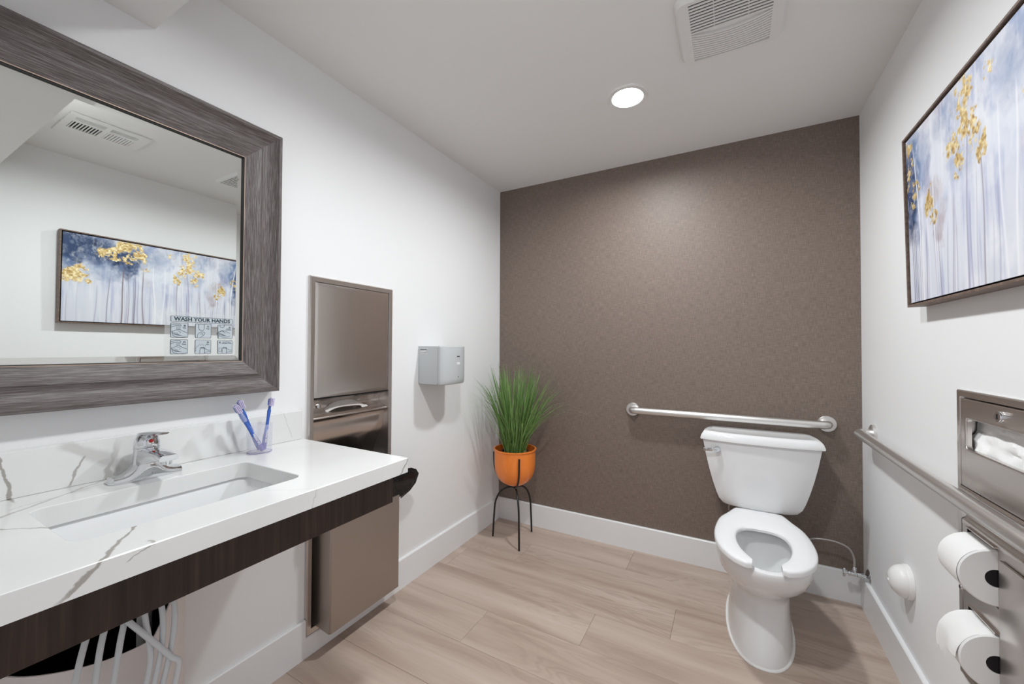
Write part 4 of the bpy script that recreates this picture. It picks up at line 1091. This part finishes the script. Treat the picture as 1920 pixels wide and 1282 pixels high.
# painted surface: fine grid with colour attributes
def vnoise(x, y, seed):
    r = np.random.RandomState(seed); G = r.rand(256, 256).astype(np.float32)
    xi, yi = np.floor(x).astype(int), np.floor(y).astype(int); fx_, fy2 = x-xi, y-yi
    fx_ = fx_*fx_*(3-2*fx_); fy2 = fy2*fy2*(3-2*fy2)
    g_ = lambda a, b: G[a % 256, b % 256]
    return (g_(xi, yi)*(1-fx_)+g_(xi+1, yi)*fx_)*(1-fy2)+(g_(xi, yi+1)*(1-fx_)+g_(xi+1, yi+1)*fx_)*fy2
def fbm(x, y, seed, o=5, g_=.55):
    s_, a, tot = 0, 1, 0
    for k in range(o): s_ = s_+a*vnoise(x*2**k+17*k, y*2**k+5*k, seed+k); tot += a; a *= g_
    return s_/tot
NU, NV = 440, 230
S, TT = np.meshgrid(np.linspace(0, 1, NU+1), np.linspace(0, 1, NV+1), indexing='ij')   # S: 0 = end at the brown wall
asp = (cy1-cy0)/(cz1-cz0); X, Y = S*asp, TT
def sm(a, b, v): q = np.clip((v-a)/(b-a), 0, 1); return q*q*(3-2*q)
def lin(r, g_, b): return np.array(srgb(r, g_, b)[:3], dtype=np.float32)
C = np.zeros((NU+1, NV+1, 3), np.float32)+lin(214, 216, 226)
def over(C, a, col): return C*(1-a[..., None])+a[..., None]*col
streak = fbm(X*26, Y*1.6, 3); mist = fbm(X*5, Y*4, 9); m2 = fbm(X*11, Y*7, 21); brushy = fbm(X*30, Y*16, 33)
C = over(C, .55*sm(.45, .75, mist)*sm(.15, .6, Y), lin(170, 184, 212))
C = over(C, .55*sm(.5, .72, m2)*sm(.3, .7, Y), lin(142, 158, 196))
C = over(C, .60*sm(.48, .72, streak)*(1-sm(.35, .75, Y)), lin(160, 166, 200))
C = over(C, .45*sm(.50, .76, fbm(X*30, Y*1.2, 51)), lin(236, 236, 240))
C = over(C, .40*sm(.58, .8, fbm(X*7, Y*5, 61))*sm(.2, .5, Y), lin(192, 178, 190))
C = over(C, .55*np.exp(-((S-.50)/.16)**2)*sm(.5,.72,fbm(X*4,Y*3,81)+.12), lin(240, 240, 243))
WS = S+.055*(fbm(X*6, Y*6, 201)-.5)+.035*(fbm(X*19, Y*19, 211)-.5); WT = TT+.12*(fbm(X*6, Y*6, 221)-.5)+.08*(fbm(X*19, Y*19, 231)-.5)
leafy = .68+.32*sm(.36, .60, fbm(X*26, Y*20, 241, 4, .65))
def blob(sx, ty, rs, rt, seed, fr=6, k=.45):
    d = ((WS-sx)/rs)**2+((WT-ty)/rt)**2; return sm(-.15, .85, (1-d)+(fbm(X*fr, Y*fr, seed)-.5)*2.6*k)*leafy
navy, blue, deep = lin(42, 62, 100), lin(74, 106, 152), lin(30, 42, 70)
for sx, ty, rs, rt, col, al, sd in [(.03,.72,.085,.42,blue,.85,101), (.02,.62,.07,.36,navy,.95,102), (.90,.84,.17,.28,blue,.75,103), (.96,.88,.11,.26,navy,.95,104), (.70,.80,.12,.24,blue,.72,105), (.72,.74,.09,.19,navy,.95,106), (.84,.84,.11,.2,navy,.75,116), (.56,.84,.08,.16,blue,.35,107), (.28,.88,.10,.14,blue,.38,108), (.98,.62,.04,.12,blue,.7,109), (.36,.62,.09,.12,blue,.30,110), (.13,.80,.05,.2,blue,.35,111), (.80,.60,.10,.12,blue,.35,112)]:
    C = over(C, al*blob(sx, ty, rs, rt, sd), col)
for sx, ty, rs, rt, sd in [(.03,.55,.04,.16,121), (.73,.72,.05,.10,122), (.86,.86,.06,.10,123), (.94,.70,.04,.08,124)]:
    C = over(C, .75*blob(sx, ty, rs, rt, sd, 16, .9)*sm(.45, .6, fbm(X*24, Y*24, sd)), deep)
C = over(C, .5*blob(.22, .38, .055, .12, 131, 10, .8), lin(150, 122, 128)); C = over(C, .45*blob(.20, .55, .05, .10, 132, 10, .8), lin(196, 176, 160))
C = over(C, .35*sm(.55, .8, brushy)*sm(.3, .6, Y), lin(226, 228, 234))
# trunks
rgp = np.random.RandomState(5)
def trunk(s0, s1, t1, w, col, al):
    c_ = s0+(s1-s0)*TT+.004*np.sin(TT*7+s0*40); a = np.exp(-((S-c_)/(w*(1.15-.6*TT)))**2)*(1-sm(t1-.12, t1, TT)); return al*a, col
tr = [(.105,.055,.95,.0042,lin(238,238,242),.95), (.15,.125,.62,.003,lin(228,226,236),.8), (.185,.19,.7,.0034,lin(240,240,244),.85), (.36,.385,.80,.0038,lin(150,146,174),.8), (.62,.635,.72,.0034,lin(120,98,108),.8), (.665,.675,.66,.0030,lin(104,92,112),.8), (.735,.715,.72,.0036,lin(112,84,88),.9), (.70,.70,.7,.0022,lin(130,112,124),.7), (.80,.79,.6,.0026,lin(116,104,130),.7), (.44,.43,.72,.003,lin(126,112,128),.7), (.52,.50,.78,.0036,lin(236,236,242),.8), (.56,.575,.8,.004,lin(238,238,242),.85), (.03,.025,.55,.002,lin(60,52,66),.8), (.045,.04,.5,.0018,lin(70,58,66),.8), (.06,.052,.46,.0018,lin(84,66,70),.8), (.085,.082,.45,.0016,lin(96,88,104),.7), (.13,.122,.40,.0016,lin(120,104,116),.7), (.215,.20,.42,.0018,lin(110,92,104),.7)]
for q in range(26): s_ = rgp.uniform(.05, .99); tr.append((s_, s_+rgp.uniform(-.02, .02), rgp.uniform(.35, .6), rgp.uniform(.0014, .0028), lin(*[(150,146,176), (176,172,196), (122,112,140)][q % 3]), rgp.uniform(.35, .7)))
for a in tr:
    al, col = trunk(*a); C = over(C, al, col)
gold = np.zeros_like(S); gn = fbm(X*34, Y*30, 141, 4, .65); gl = fbm(X*12, Y*12, 151, 4, .6)
for sx, ty, rs, rt, k in [(.03,.80,.03,.12,.52), (.055,.64,.035,.08,.52), (.02,.92,.02,.06,.5), (.37,.84,.06,.14,.50), (.40,.70,.03,.12,.53), (.30,.72,.03,.05,.54), (.33,.62,.02,.09,.54), (.44,.58,.02,.06,.54), (.46,.90,.05,.06,.54), (.70,.93,.065,.08,.44), (.66,.86,.04,.09,.47), (.73,.79,.06,.05,.48), (.80,.84,.05,.06,.48), (.62,.74,.03,.05,.54), (.94,.54,.055,.10,.45), (.985,.48,.03,.06,.46), (.87,.47,.02,.05,.52), (.16,.52,.025,.10,.53), (.19,.44,.02,.06,.55)]:
    d = np.clip(1-((WS-sx)/(rs*1.25))**2-((WT-ty)/(rt*1.25))**2, 0, 1); gold = np.maximum(gold, sm(k+.035, k+.065, gn*.62+gl*.30+.16*d)*sm(.0, .25, d+.2*(gl-.4))*(d > 0))
gv = fbm(X*60, Y*60, 161, 3)
C = over(C, gold*.95, lin(222, 194, 132)); C = over(C, gold*sm(.5, .7, gv), lin(246, 232, 190)); C = over(C, gold*sm(.55, .75, 1-gv), lin(178, 142, 86))
co_ = np.zeros(((NU+1)*(NV+1), 3), np.float32)
co_[:, 0] = W-.0405; co_[:, 1] = (cy1+(cy0-cy1)*S).ravel(); co_[:, 2] = (cz0+(cz1-cz0)*TT).ravel()
idx = np.arange((NU+1)*(NV+1)).reshape(NU+1, NV+1)
fc_ = np.stack([idx[:-1, :-1], idx[:-1, 1:], idx[1:, 1:], idx[1:, :-1]], -1).reshape(-1, 4)
me = bpy.data.meshes.new('canvas')
me.vertices.add(len(co_)); me.vertices.foreach_set('co', co_.ravel())
me.loops.add(fc_.size); me.loops.foreach_set('vertex_index', fc_.ravel().astype(np.int32))
me.polygons.add(len(fc_)); me.polygons.foreach_set('loop_start', np.arange(0, fc_.size, 4, dtype=np.int32))
me.update(calc_edges=True)
ca = me.color_attributes.new('Col', 'FLOAT_COLOR', 'POINT'); ca.data.foreach_set('color', np.concatenate([C.reshape(-1, 3), np.ones((len(co_), 1), np.float32)], 1).astype(np.float32).ravel())
ga = me.attributes.new('Gold', 'FLOAT', 'POINT'); ga.data.foreach_set('value', gold.ravel().astype(np.float32))
me.materials.append(MT['canvas']); me.transform(Matrix.Translation(-BASE[t]) @ LM)
o = bpy.data.objects.new('canvas', me); COL.objects.link(o); o.parent = t; o['label'] = 'canvas of misty birch trunks with navy foliage and gold leaf'
